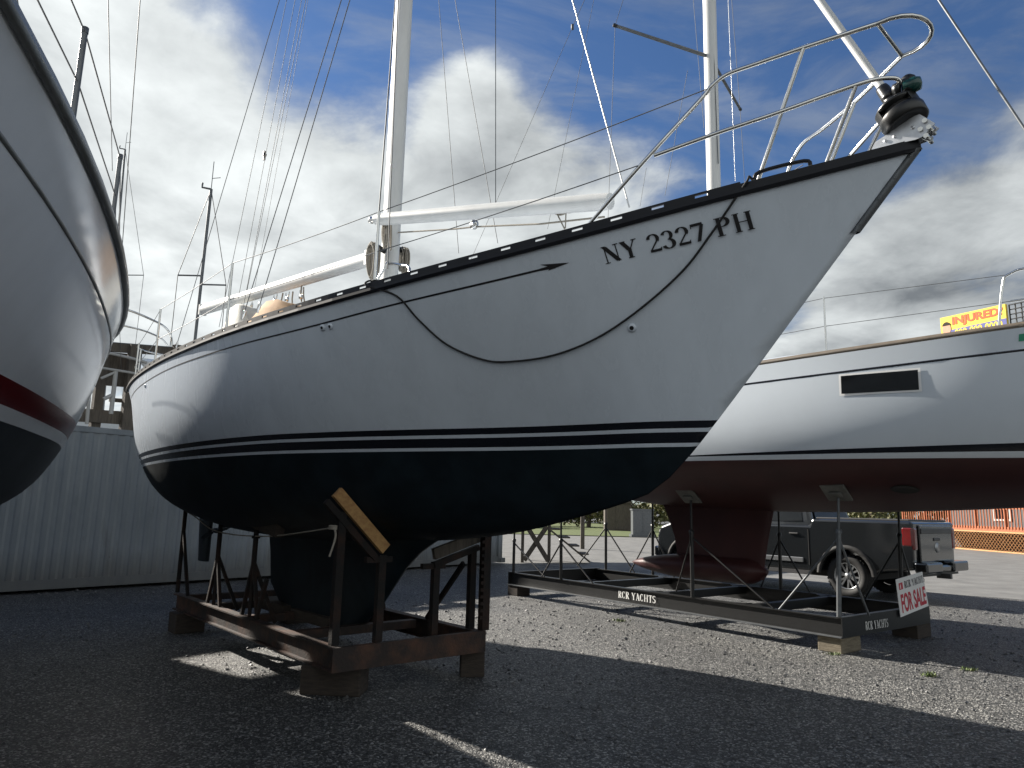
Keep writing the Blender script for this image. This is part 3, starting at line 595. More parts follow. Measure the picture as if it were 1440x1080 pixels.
mb=MB(); mb.tube(crom([H.W(5.55,.35,3.35),bl(540,378,.3),bl(543,372,.2),bl(560,372,.2),bl(576,384,.25),H.W(4.75,.3,3.35)]),.014,8); mb.build('mast_guard_rail','steel',boat)
# rigging
def wires(name,segs,r_=.0045,m='wire',par=boat,HH=H):
    mb=MB()
    for s in segs:
        (x0,y0,v0),(x1,y1,v1)=s[:2]; ext=s[2] if len(s)>2 else 0
        P0=HH.PL(x0,y0,v0);P1=HH.PL(x1,y1,v1); mb.tube([P0,P1+(P1-P0)*ext],s[3] if len(s)>3 else r_,6)
    return mb.build(name,m,par)
# standing rigging; upper ends run on to the mast well above the picture
def rig(name,x0,y0,v,x1,y1,top,r_=.0045,m='wire',HH=H,par=boat):
    """wire from the low point (seen at x0,y0 in the plane v) to a point at height top over it, leaning as seen"""
    P0=HH.PL(x0,y0,v);P1=HH.PL(x1,y1,v); k=(top-P0[2])/(P1[2]-P0[2]); mb=MB(); mb.tube([P0,P0+(P1-P0)*k],r_,6); return mb.build(name,m,par)
rig('backstay',245,497,.25,393,0,15,.0055)
rig('topping_lift',308,460,.1,403,0,13,.004)
rig('topping_lift',345,420,.0,430,0,13,.004)
rig('running_backstay',335,420,.3,415,0,13,.0035)
rig('running_backstay',341,438,.3,424,0,13,.0035)
rig('lower_shroud',341,448,.9,480,0,11,.0055)
rig('upper_shroud',362,440,.9,492,0,11,.0055)
rig('lower_shroud',533,298,1.30,556,0,9,.006); rig('upper_shroud',545,378,1.0,560,0,12,.005)
rig('baby_stay',885,292,0,805,0,11,.0065,'lightwire')
rig('running_backstay',352,438,-.5,433,0,10,.003)
mb=MB(); c=bl(372,218,0); mb.lathe(c-H.n*.02,H.n,[(0,0),(0,.03),(.04,.03),(.04,0)],10); mb.tube([c+arr((0,0,.06)),c-arr((0,0,.08))],.02,6); mb.build('rigging_block','black',boat)
for (x,y,x2,y2,v) in ((245,497,250,480,.25),(341,448,345,436,.9),(362,440,366,425,.9),(352,438,355,425,0)):
    mb=MB(); a_=H.PL(x,y,v);b_=H.PL(x2,y2,v); mb.tube([a_,lerp(a_,b_,.3),lerp(a_,b_,.35),lerp(a_,b_,.8),b_],[.012,.012,.02,.02,.008],8); mb.build('turnbuckle','steel',boat)
# stanchions and lifelines
STN=[(.0,533,298,528,392),(1,327,370,322,455),(2,226,435,219,498)]
tops=[]
for _,x,y,xb,yb in STN:
    bq=H.hit(xb,yb+7); u=H.plane(x,y,1.35)[0] 
    u=min(max(u,1),LM-.6); v=bM(u)-.07; T=H.PL(x,y,v); u=float(H.h@T-H.q0); v=bM(u)-.07; T=H.PL(x,y,v); u=float(H.h@T-H.q0)
    tops.append((u,v,T)); 
    for sd_ in (1,-1):
        TT=H.W(u,sd_*v,T[2]); B_=H.W(u,sd_*v,zsM(u)+.01); mb=MB(); mb.tube([B_,TT],.0125,10); mb.lathe(B_,(0,0,1),[(0,.0),(0,.04),(.012,.04),(.05,.02),(.09,.018)],12); mb.build('stanchion','steel',boat)
print('stanchions',[(round(a[0],2),round(a[2][2],2),round(zsM(a[0]),2)) for a in tops])
# stern rail and more stanchions aft
for u in (9.9,):
    for sd_ in (1,-1):
        v=bM(u)-.07; mb=MB(); mb.tube([H.W(u,sd_*v,zsM(u)),H.W(u,sd_*v,zsM(u)+.62)],.0125,8); mb.build('stanchion','steel',boat)
mb=MB(); zz_=zsM(10.4)
for hh in (.33,.64):
    mb.tube(crom([H.W(9.9,bM(9.9)-.07,zz_+hh-.02),H.W(10.35,.98,zz_+hh),H.W(10.55,.7,zz_+hh),H.W(10.6,0,zz_+hh),H.W(10.55,-.7,zz_+hh),H.W(10.35,-.98,zz_+hh),H.W(9.9,-bM(9.9)+.07,zz_+hh-.02)],5),.0125,8)
for s_ in (1,-1):
    mb.tube([H.W(10.4,.93*s_,zz_),H.W(10.4,.93*s_,zz_+.64)],.0125,8); mb.tube([H.W(10.58,.35*s_,zz_),H.W(10.58,.35*s_,zz_+.64)],.0125,8)
mb.build('stern_pulpit','steel',boat)
# bow pulpit (near side drawn from its real plan: feet on the rail, loop over the stem)
def onrail(x,y,HH=H,inset=.05):
    """foot on the deck edge seen at this pixel"""
    u=2.
    for _ in range(30):
        P=HH.PL(x,y,bM(max(u,.01))-inset); u=.5*u+.5*float(HH.h@P-HH.q0)
    return u,bM(u)-inset
fA=onrail(818,313); fB=onrail(1062,247); fC=onrail(1090,243)
print('pulpit feet',fA,fB)
def pv(x,y,v): P=H.PL(x,y,v); return (float(H.h@P-H.q0),v,float(P[2]))
up=[(fA[0],fA[1],zsM(fA[0])+.03),pv(905,228,.78),pv(985,140,.61),pv(1000,122,.585),pv(1022,105,.55),pv(1060,91,.50),pv(1130,67,.39),pv(1200,44,.265),pv(1234,33,.205)]
nose=[];far=[]
print('upper',[tuple(round(a,2) for a in p) for p in up+nose+far])
R_=.0135
def W3(t): return H.W(*t)
near=[W3(t) for t in up]; ztop=[t[2] for t in up]
mb=MB()
# symmetric loop: mirror the near side
p1_=pv(1286,20,.10); tip_=pv(1308,34,0)
sym=[p1_]; loop=[tip_]; sym2=[(a,-b,c) for a,b,c in [p1_]+up[::-1]]
P0_=up[-1]; uc_=P0_[0]+(tip_[0]-P0_[0])/.75; zc_=P0_[2]+(tip_[2]-P0_[2])/.75
nose_=bez([P0_,(uc_,.235,zc_),(uc_,-.235,zc_),(P0_[0],-P0_[1],P0_[2])],12)
near_=crom([W3(t) for t in up],5)
allp=near_+[W3(t) for t in nose_[1:-1]]+[H.W(a,-b,c) for a,b,c in [(float(H.h@p-H.q0),H.p-float(H.n@p),float(p[2])) for p in near_[::-1]]]
mb.tube(allp,R_,10)
lo=[pv(920,219,.75),pv(1000,190,.62),pv(1095,158,.45),pv(1170,131,.30),pv(1225,113,.19)]
mb.tube(crom([W3(t) for t in lo]+[W3(pv(1258,110,.09)),W3(pv(1268,118,.05))],5),R_*.95,10)
mb.tube(crom([H.W(a,-b,c) for a,b,c in lo]+[H.W(lo[-1][0]-.12,-.10,lo[-1][2]+.01)],5),R_*.95,10)
# uprights
t1=up[6]; b1=(fB[0],fB[1],zsM(fB[0])+.02); 
for s_ in (1,-1):
    mb.tube([H.W(b1[0],s_*b1[1],b1[2]),H.W(t1[0],s_*t1[1],t1[2])],R_*.95,10)
    b2=(*onrail(1158,238),0); b2=(b2[0],b2[1],zsM(b2[0])+.02); t2=pv(1203,122,.235); mb.tube([H.W(b2[0],s_*b2[1],b2[2]),H.W(t2[0],s_*t2[1],t2[2])],R_*.9,10)
q_=(up[-2][0]-.02,.33,up[-2][2]); mb.tube([H.W(*up[-1]),H.W(up[-1][0],-up[-1][1],up[-1][2])],R_*.95,8)
pul=mb.build('bow_pulpit','steel',boat)
print('up',[tuple(round(x,2) for x in t) for t in up],'lo',[tuple(round(x,2) for x in t) for t in lo])
# lifelines: stern -> stanchions -> pulpit
for hgt,(xe,ye,ve) in ((1,(995,125,.66)),(.5,(897,233,.80))):
    for sd_ in (1,-1):
        P=[H.W(9.9,sd_*(bM(9.9)-.07),zsM(9.9)+.62*hgt)]
        for u,v,T in tops[::-1]: z_=zsM(u)+(T[2]-zsM(u))*hgt; P.append(H.W(u,sd_*v,z_))
        e=pv(xe,ye,ve); P.append(H.W(e[0],sd_*e[1],e[2])); 
        # slight sag
        Q_=[]
        for a_,b_ in zip(P[:-1],P[1:]):
            for k in range(6): t=k/6; Q_.append(lerp(a_,b_,t)-arr((0,0,.012*4*t*(1-t))))
        Q_.append(P[-1]); mb=MB(); mb.tube(Q_,.0035,6); mb.build('lifeline','wire',boat)
# furling drum, foil, stem fitting, navigation light
sb=H.plane(1250,137,0); st=H.plane(1152,0,0); dz=(st[2]-sb[2]); du=(st[0]-sb[0]); SD=H.h*du+arr((0,0,dz)); SD/=np.linalg.norm(SD); B0=H.W(sb[0],0,sb[2]); print('forestay',sb,st)
foot=H.PL(1284,196,0); 
mb=MB(); tot=(H.W(um,0,zt_)-B0); mb.tube([B0-SD*.05,B0+SD*14],.024,14); fs=mb.build('forestay_foil','lightwire' if False else 'spar',boat); 
mb=MB(); mb.lathe(B0+SD*1.0,SD,[(-.03,.026),(-.03,.033),(.05,.033),(.06,.026)],14); mb.build('foil_collar','black',fs); mb=MB(); mb.lathe(B0,SD,[(-.02,.03),(-.02,.042),(.02,.042),(.025,.03)],14); mb.build('foil_collar','black',fs)
dr=H.PL(1266,160,0); dc=dr; s1_=.105
mb=MB(); mb.lathe(dc,SD,[(-.060,.0),(-.060,.06),(-.078,.085),(-.085,.112),(-.080,.122),(-.02,.127),(-.012,.124),(-.012,.07),(.0,.06),(.030,.07),(.034,.116),(.050,.120),(.062,.108),(.068,.05),(.10,.041),(.20,.038),(.22,.034),(.22,0)],36)
x_=np.cross(SD,H.n);x_/=np.linalg.norm(x_); y_=np.cross(SD,x_)
for k in range(3):
    for j in range(8):
        a=2*math.pi*k/3+.35+j*.07; rr_=x_*math.cos(a)+y_*math.sin(a); c=dc+rr_*.119; mb.bar(c-SD*.02,c+SD*.045,.0095,.006,up=rr_)
mb.build('furling_drum','black',boat)
mb=MB(); mb.lathe(dc,SD,[(-.034,.085),(-.02,.095),(0,.088),(.02,.095),(.034,.08)],24); mb.build('furling_line','blackrope',boat)
# stem head plates
pl=[H.plane(x,y,0)[::2] for x,y in ((1229,213),(1234,203),(1245,196),(1288,167),(1296,164),(1318,177),(1300,196),(1290,200))]
for s_ in (.035,-.035):
    mb=MB(); mb.prism([(a,b) for a,b in pl],H.W(0,s_,0)-arr((0,0,0)),H.h,(0,0,1),.006); 
    for x,y in ((1287,183),(1261,196),(1248,202)):
        a,b=H.plane(x,y,0)[::2]; mb.lathe(H.W(a,s_,b),-H.n*(1 if s_>0 else -1),[(0,.011),(.009,.010),(.011,0)],10)
    mb.build('stem_plate','alu',boat)
mb=MB(); 
for x,y in ((1304,174),(1310,183),(1298,186),(1306,195)):
    a,b=H.plane(x,y,0)[::2]; mb.tube([H.W(a,-.05,b),H.W(a,.05,b)],.014,10)
mb.tube([H.PL(1300,176,.02),H.PL(1314,184,.02)],.015,8);mb.tube([H.PL(1294,190,.02),H.PL(1310,196,.02)],.015,8)
mb.build('bow_roller','steel',boat)
# stem band
mb=MB(); pts=[H.PL(x,y,0) for x,y in ((1302,199),(1290,216),(1262,256),(1235,297),(1214,322),(1210,327))]
sv=[(float(H.h@p-H.q0),float(p[2])) for p in pts]; vs=[]
for i in range(12):
    t=i/11; u=.015+.36*t*1.0; zc=3.665+(2.20-3.665)*(u/1.31)
    for vv,oo in ((-.02,0),(-.012,-.018),(.012,-.018),(.02,0),(.02,.03),(-.02,.03)): vs.append(H.W(u+oo,vv,zc))
mb.add(vs,[(i*6+j,i*6+(j+1)%6,(i+1)*6+(j+1)%6,(i+1)*6+j) for i in range(11) for j in range(6)],0,True)
for t in (.1,.35,.6,.9):
    u=.015+.36*t; zc=3.665+(2.20-3.665)*(u/1.31); mb.lathe(H.W(u+.004,.02,zc),-H.n,[(0,.006),(.003,.005),(.004,0)],8)
mb.build('stem_band','galv',boat)
# navigation light on the pulpit nose
mb=MB(); c=H.PL(1278,121,.03); ax=-H.h; 
mb.lathe(c+ax*-.02,ax*.95+arr((0,0,-.1)),[(-.06,0),(-.06,.035),(-.02,.045),(-.02,0)],16,0); mb.lathe(c,ax*.95+arr((0,0,-.1)),[(-.02,.042),(.03,.045),(.06,.036),(.07,0)],16,1); mb.lathe(c+arr((0,0,.03)),(0,0,1),[(-.07,.0),(-.07,.035),(.02,.038),(.035,.02),(.035,0)],14,0)
mb.build('navigation_light',['black','green'],boat)
# chock near the bow, mooring cleat
mb=MB(); a_=H.hit(1090,262); 
u0_=fC[0]-.05
mb.tube(crom([H.W(u0_+.14,bM(u0_+.14)-.01,zsM(u0_+.14)+.055),H.W(u0_+.11,bM(u0_+.11)-.01,zsM(u0_+.1)+.095),H.W(u0_-.11,bM(u0_-.11)-.01,zsM(u0_-.1)+.095),H.W(u0_-.14,bM(u0_-.14)-.01,zsM(u0_-.14)+.055)],4),.012,8)
mb.build('bow_chock','rail',boat)
# through-hull fittings
def fitting(x,y,r1,r2,name='through_hull_fitting',m=('gelcoat','black')):
    q_=H.hit(x,y)
    if not q_: return
    a_=H.surf(q_[0],q_[1],0); b_=H.surf(q_[0],q_[1],.01); d_=b_-a_; d_/=np.linalg.norm(d_); mb=MB(); mb.lathe(a_,d_,[(0,r1),(.008,r1*.95),(.012,r2*1.1),(.012,r2)],20,0); mb.lathe(a_,d_,[(.0121,r2*1.05),(.0122,0)],20,1); mb.build(name,list(m),boat)
fitting(889,461,.030,.014); fitting(455,461,.028,.012); fitting(465,459,.026,.012); fitting(205,543,.022,.016)
# ---- dock line hung from a stanchion foot to the bow chock
u_s=tops[0][0]
A0=H.W(u_s,bM(u_s)-.03,zsM(u_s)+.07); A3=H.PL(1045,262,0); uc,vc=onrail(1055,250,inset=.0); P=[]
tgt=[(1030,285),(1000,330),(960,380),(900,434),(840,474),(780,498),(720,507),(680,504),(630,483),(590,448),(560,415),(541,396)]
P=[H.W(uc,vc-.10,zsM(uc)+.03),H.W(uc,vc+.004,zsM(uc)+.074),H.W(uc+.01,vc+.025,zsM(uc)+.04)]
for x,y in tgt:
    q_=H.hit(x,y+1); 
    if q_: P.append(H.surf(q_[0],q_[1],.012))
P+= [H.W(u_s-.02,bM(u_s)+.022,zsM(u_s)+.03),H.W(u_s-.01,bM(u_s)+.0,zsM(u_s)+.075),H.W(u_s,bM(u_s)-.06,zsM(u_s)+.08)]
mb=MB(); mb.tube(crom(P,6),.0075,7)
for k in range(4):
    mb.tube([H.W(u_s,bM(u_s)-.07,zsM(u_s)+.05+.013*k)+H.h*.03*math.cos(t)+H.n*.03*math.sin(t) for t in np.linspace(0,6.28,12)],.008,5)
mb.tube(crom([H.W(u_s+.03,bM(u_s)-.06,zsM(u_s)+.08),H.W(u_s+.25,bM(u_s)-.12,zsM(u_s)+.07),H.W(u_s+.55,bM(u_s)-.2,zsM(u_s)+.06)],4),.0075,6)
mono('dock_line',mb,'blackrope','black rope hanging in a long loop down the topsides of the white sailboat','rope',P[0])
# ================================================================== LEFT SAILBOAT
bL=smooth_interp([0,.6,1.5,2.6,3.8,5,5.9,7,8.2,9.4,10.2,11.1,12.1,13,13.6],[0,.18,.42,.74,1.04,1.29,1.46,1.60,1.67,1.67,1.61,1.46,1.28,1.10,.98])
wL=smooth_interp([0,2.1,3.4,5,6.5,7.8,8.8,9.9,11,12,13,13.6],[0,0,.25,.60,.90,1.10,1.21,1.28,1.22,1.08,.80,.5])
zsL=smooth_interp([0,3,6,9,11,13.6],[3.62,3.40,3.30,3.27,3.27,3.33])
zkL=smooth_interp([0,1,2.1,3,4.5,6.5,8.5,10,11.5,12.6,13.6],[3.6,2.85,2.15,1.75,1.45,1.28,1.24,1.30,1.50,1.78,2.2])
HL=Hull(118,-1.85,-2.2,13.6,bL,wL,zsL,zkL,2.12)
orgL=HL.W(7,0,0); bl2=thing('sailboat','near white sailboat hull with a maroon boot stripe, beside the grey container','sailboat',orgL)
us=stations(13.6,[2.0,2.1,2.2],80)
mb=HL.mesh(us,[(lambda u:2.30,1),(lambda u:2.165,0),(lambda u:2.08,2)]); mb.build('hull',['gelcoatL','maroon','bottomL'],bl2,merge=True)
usl=stations(13.6,[],44); mb=MB(); vs=[]
for u in usl:
    for j in range(9):
        s_=-1+j/4; vs.append(HL.W(u,s_*(bL(u)-.004),zsL(u)-.005+.08*(1-s_*s_)))
mb.add(vs,[(i*9+j,i*9+j+1,(i+1)*9+j+1,(i+1)*9+j) for i in range(len(usl)-1) for j in range(8)],0,True); mb.build('deck','gelcoatL',bl2)
def moulding(HH,us_,zf,prof,name,m,par,surf=False,bf=None):
    for side in (1,-1):
        mb=MB(); vs=[];k=len(prof)
        for u in us_:
            for dv,dz in prof:
                if surf: z=zf(u); P=HH.surf(u,z+dz,dv,side)
                else: P=HH.W(u,side*max(.001,bf(u)+dv),zf(u)+dz)
                vs.append(P)
        mb.add(vs,[(i*k+j,(i+1)*k+j,(i+1)*k+(j+1)%k,i*k+(j+1)%k) for i in range(len(us_)-1) for j in range(k)],0,True); mb.build(name,m,par)
moulding(HL,usl,zsL,[(-.03,.05),(.008,.05),(.012,.03),(.012,.012),(.026,.006),(.03,-.02),(.02,-.035),(-.008,-.038)],'rub_rail','greyrail',bl2,bf=bL)
moulding(HL,usl[2:-1],lambda u:zsL(u)-.27,[(.0,.010),(.008,.006),(.009,-.003),(.003,-.012),(-.003,-.010)],'hull_moulding','greyrail',bl2,surf=True)
foil(lambda z:(float(np.interp(z,[.15,1.35],[6.6,5.4])),float(np.interp(z,[.15,1.35],[8.7,9.0])),.12),[.15,.2,.5,.9,1.2,1.4],'keel','bottomL',HL,bl2)
foil(lambda z:(12.35,12.9,.05),[.7,1.0,1.4,1.9],'rudder','bottomL',HL,bl2)
mb=MB(); oval(mb,HL.W(5.6,0,3.3),HL.W(5.6,0,18.5),.13,.09,HL.h); mb.build('mast','spar',bl2)
def onrailH(HH,bf,x,y,u0,inset=.06):
    u=u0
    for _ in range(40):
        P=HH.PL(x,y,bf(max(u,.01))-inset); u=.6*u+.4*float(HH.h@P-HH.q0)
    return u,bf(u)-inset,P
def byedge(x,y,yt2,xt):
    P=at_z(x,y,3.36); u=float(HL.h@P-HL.q0); v=-(bL(u)-.05); G=HL.W(u,v,0); T=at_y(xt,yt2,G[1]); return u,v,T
S1=byedge(104,184,40,106); S2=byedge(170,325,262,173)
print('L stanch',S1,zsL(S1[0]),S2)
pts=[]
uS=[1.2,3.2,S1[0],S2[0],10.2,12.2]
hS=S1[2][2]-zsL(S1[0])
for u in uS:
    for s_ in (1,-1):
        v=bL(u)-.05; mb=MB(); mb.tube([HL.W(u,s_*v,zsL(u)),HL.W(u,s_*v,zsL(u)+hS)],.0145,10); mb.lathe(HL.W(u,s_*v,zsL(u)+hS-.005),(0,0,1),[(-.02,.017),(.01,.017),(.012,0)],10); mb.build('stanchion','galv',bl2)
for k in (.97,.52):
    for s_ in (1,-1):
        mb=MB(); P=[HL.W(u,s_*(bL(u)-.05),zsL(u)+hS*k) for u in [.4]+uS+[13.3]]; mb.tube(P,.0045,6); mb.build('lifeline','wire',bl2)
def rig2(name,HH,par,a,b_,v,top,r_=.005,m='wire'):
    P0=HH.PL(a[0],a[1],v);P1=HH.PL(b_[0],b_[1],v); k=(top-P0[2])/(P1[2]-P0[2]); mb=MB(); mb.tube([P0,P0+(P1-P0)*k],r_,6); mb.build(name,m,par)
rig2('shroud',HL,bl2,(162,300),(155,120),-1.45,12,.0042); rig2('shroud',HL,bl2,(158,240),(152,0),-1.4,12,.0035); rig2('shroud',HL,bl2,(172,345),(197,0),-1.4,12,.006); rig2('shroud',HL,bl2,(31,52),(24,0),-1.1,12,.005)
# ================================================================== RIGHT SAILBOAT
bR=smooth_interp([0,.5,1.5,2.7,4,5.3,6.8,8.2,10,11.5,12.6],[0,.30,.85,1.40,1.76,1.90,1.96,1.95,1.86,1.70,1.55])
wR=smooth_interp([0,.3,1.0,2,3,4,5.5,7.5,9.5,11,12,12.6],[0,.02,.32,.75,1.14,1.44,1.72,1.86,1.78,1.5,1.15,.9])
zsR=smooth_interp([0,2,4,6.5,9,12.6],[3.66,3.52,3.45,3.42,3.42,3.45])
zkR=smooth_interp([0,.12,.4,1.0,2.5,4,6,8,9.5,11,12,12.6],[3.6,3.0,2.3,2.05,1.90,1.78,1.67,1.65,1.70,1.88,2.08,2.25])
HR=Hull(130,9.85,-2.0,12.6,bR,wR,zsR,zkR,2.30)
HR.ful=.25; orgR=HR.W(7,0,0); br_=thing('sailboat','white sailboat with dark red bottom and bulb keel, standing on the long black cradle','sailboat',orgR)
def zR(a,b_): return lambda u:a+(b_-a)*min(1,max(0,(u-4)/4))
us=stations(12.6,[.05,.2,.35],70)
mb=HR.mesh(us,[(zR(2.355,2.352),1),(zR(2.275,2.338),0),(zR(2.213,2.285),2)]); mb.build('hull',['gelcoatR','navy','red'],br_,merge=True)
usr=stations(12.6,[],44); mb=MB(); vs=[]
for u in usr:
    for j in range(9):
        s_=-1+j/4; vs.append(HR.W(u,s_*(bR(u)-.004),zsR(u)-.005+.08*(1-s_*s_)))
mb.add(vs,[(i*9+j,i*9+j+1,(i+1)*9+j+1,(i+1)*9+j) for i in range(len(usr)-1) for j in range(8)],0,True); mb.build('deck','gelcoatR',br_)
moulding(HR,usr[1:],zsR,[(-.035,.055),(-.012,.058),(-.008,.0),(-.04,.0)],'toe_rail','teak',br_,bf=bR)
moulding(HR,usr[2:-1],lambda u:zsR(u)-.215,[(.0,.012),(.003,.011),(.003,-.011),(.0,-.012)],'cove_stripe','navy',br_,surf=True)
# cabin
mb=MB(); vs=[]; ul=np.linspace(4.0,10.2,16)
for u in ul:
    hh=min(1,.1+(u-4)/3.0); sc=min(1,.5+(u-4)/3)
    vs+=[HR.W(u,a*sc,zsR(u)+.03+b*hh) for a,b in ((1.1,0),(1.02,.2),(.85,.30),(.4,.36),(0,.38),(-.4,.36),(-.85,.30),(-1.02,.2),(-1.1,0))]
mb.add(vs,[(i*9+j,(i+1)*9+j,(i+1)*9+j+1,i*9+j+1) for i in range(15) for j in range(8)],0,True); mb.add(vs[-9:],[tuple(range(9))]); mb.build('cabin','gelcoatR',br_)
# hull window
cs=[HR.hit(x,y) for x,y in ((1183,529),(1291,520),(1293,548),(1184,554))]; print('win',cs)
def panel(HH,cs,off,name,m,par,n=8,thick=True):
    mb=MB(); g=[]
    for i in range(n+1):
        s_=i/n; a=lerp(cs[0],cs[1],s_); b_=lerp(cs[3],cs[2],s_); g.append([HH.surf(a[0]+(b_[0]-a[0])*t,a[1]+(b_[1]-a[1])*t,off) for t in (0,.5,1)])
    vs=[p for r_ in g for p in r_]; mb.add(vs,[(3*i+j,3*i+j+1,3*i+j+4,3*i+j+3) for i in range(n) for j in range(2)],0,True); return mb.build(name,m,par)
ex=.02; us_=[c[0] for c in cs]
cs2=[(cs[0][0]+ex*1.2,cs[0][1]+ex),(cs[1][0]-ex*1.2,cs[1][1]+ex),(cs[2][0]-ex*1.2,cs[2][1]-ex),(cs[3][0]+ex*1.2,cs[3][1]-ex)]
fr=panel(HR,cs2,.006,'window_frame','signwhite',br_); panel(HR,cs,.010,'window','glass',br_)
# green sticker near the sheer
gs=[HR.hit(x,y) for x,y in ((1433,470),(1438,469.6),(1438,480),(1433,480.5))]
if all(gs): gs[1]=(gs[1][0]-.35,gs[1][1]+.01); gs[2]=(gs[2][0]-.35,gs[2][1]+.01); M_['sticker']=mat('green_sticker',(.03,.25,.14),.5); panel(HR,gs,.004,'sticker','sticker',br_)
# keel with bulb pointing aft
def pR(x,y): a=HR.plane(x,y,0); return a[0],a[2]
k=[pR(*q) for q in ((1090,719),(1078,826),(889,800),(950,782),(940,715))]; print('keelR',k)
ka,kb,kc,kd,ke=k
foil(lambda z:(float(np.interp(z,[kb[1],1.0,ka[1]+.1],[kb[0]+.05,kb[0]+.0,ka[0]])),float(np.interp(z,[kb[1],.9,1.3,ka[1]+.1],[9.42,9.40,9.46,ke[0]+.12])),.10),[kb[1]+.1,.75,.9,1.2,1.5,1.72],'keel_fin','red',HR,br_)
mb=MB(); n_=22; zc=kb[1]+.22
cx=[];P=[];rr=[]
for i in range(n_+1):
    t=i/n_; u=kb[0]-.02+(kc[0]-kb[0]+.02)*t; rv=.205*min(1,(t/.10+.02)**.5)*(1 if t<.5 else max(.0,1-((t-.5)/.5)**1.8)**.75); P.append((u,zc-.03*t,max(rv,.004)))
vs=[];m_=18
for u,z,r_ in P:
    for j in range(m_): a=2*math.pi*j/m_; vs.append(HR.W(u,r_*1.5*math.cos(a),z+r_*.95*math.sin(a)))
mb.add(vs,[(i*m_+j,i*m_+(j+1)%m_,(i+1)*m_+(j+1)%m_,(i+1)*m_+j) for i in range(n_) for j in range(m_)],0,True); mb.add(vs[:m_],[tuple(range(m_))]); mb.build('keel_bulb','red',br_)
# bow thruster tunnel
th=HR.hit(1273,688); print('thr',th)
if th:
    mb=MB(); c=HR.surf(th[0],th[1],.004); d_=HR.surf(th[0],th[1],.02)-c; d_/=np.linalg.norm(d_); mb.lathe(c,d_,[(0.0,.150),(.006,.128),(.0,.12),(-.002,0)],28); mb.build('thruster_tunnel','rubber',br_)
# mast, spreaders, stays
m0=HR.plane(1003,262,0); m1=HR.plane(997,0,0); print('mastR',m0,m1,HR.W(m0[0],0,0))
mu=m0[0]; mb=MB(); oval(mb,HR.W(mu,0,3.5),HR.W(mu+(m1[0]-m0[0])*(19-m0[2])/(m1[2]-m0[2]),0,19),.125,.095,HR.h); mb.build('mast','spar',br_)
sp0=HR.plane(998,80,0)
mb=MB(); a_=HR.W(sp0[0],0,sp0[2]); 
tipL=HR.PL(865,36,1.85); tl=(float(HR.h@tipL-HR.q0),1.85,float(tipL[2])); print('spreader',sp0,tl)
for s_ in(1,-1):
    mb=MB(); tp=HR.W(tl[0],s_*tl[1],tl[2]); mb.tube([a_,tp],[.032,.026],8); 
    mb.lathe(tp,(tp-a_),[(-.03,.03),(.03,.032),(.04,0)],10,1); mb.build('spreader',['galv','black'],br_)
    mb=MB(); mb.tube([HR.W(tl[0],s_*(tl[1]+.3),zsR(7)+.05),tp,HR.W(sp0[0]-.1,s_*.25,tl[2]+6)],.0045,6); mb.build('shroud','wire',br_)
rig2('inner_shroud',HR,br_,(935,275),(985,0),.6,9,.004); 
rig2('inner_shroud',HR,br_,(900,290),(938,60),.7,7.5,.0035)
fsb=HR.plane(1440,180,0); fst=HR.plane(1320,0,0); print('forestayR',fsb,fst)
P0=HR.PL(1440,180,0);P1=HR.PL(1320,0,0); d_=P1-P0; P2=P0-d_*((P0[2]-3.7)/d_[2]) ; mb=MB(); mb.tube([P2,P0+d_*((15)/d_[2])],.016,10); mb.build('forestay','galv',br_)
rig2('halyard',HR,br_,(1034,255),(1024,0),.1,16,.004,'lightwire'); rig2('halyard',HR,br_,(990,180),(975,0),.1,14,.004,'wire')
rig2('mast_conduit',HR,br_,(1010,230),(1003,60),.05,12,.008,'galv')
# stanchions, lifelines, pulpit
A1=onrailH(HR,bR,1158,417,7,.06); print('R st',A1,zsR(A1[0])); hR=A1[2][2]-zsR(A1[0])
P2s=onrailH(HR,bR,1417,384,4,.06); print('R st2',P2s,zsR(P2s[0]))
for u in (A1[0],9.6,11.6):
    for s_ in (1,-1): mb=MB(); mb.tube([HR.W(u,s_*(bR(u)-.06),zsR(u)),HR.W(u,s_*(bR(u)-.06),zsR(u)+hR)],.0125,8); mb.build('stanchion','steel',br_)
up_=P2s[0]; hp=P2s[2][2]-zsR(up_)
mb=MB(); 
for s_ in (1,-1):
    f=lambda u,z,i=.06: HR.W(u,s_*(bR(max(u,.05))-i),zsR(u)+z)
    mb.tube(crom([f(up_+.12,0),f(up_+.05,hp*.8),f(up_-.02,hp*.98),f(up_-.3,hp+.02),f(2.4,hp+.03),f(1.0,hp+.05),HR.W(.1,s_*.25,zsR(0)+hp+.06)],5),.014,8)
    mb.tube([f(up_,hp*.5),f(2.4,hp*.5),f(1.0,hp*.5)],.012,8); mb.tube([f(2.2,0),f(2.4,hp)],.012,8); mb.tube([f(.9,0),f(1.0,hp)],.012,8)
mb.tube([HR.W(.1,.25,zsR(0)+hp+.06),HR.W(-.05,0,zsR(0)+hp+.06),HR.W(.1,-.25,zsR(0)+hp+.06)],.014,8)
mb.build('bow_pulpit','steel',br_)
for k_ in (.97,.5):
    for s_ in (1,-1):
        mb=MB(); mb.tube([HR.W(u,s_*(bR(u)-.06),zsR(u)+(hR if u>up_+.1 else hp)*k_) for u in (up_,A1[0],9.6,11.6,12.4)],.0035,6); mb.build('lifeline','wire',br_)
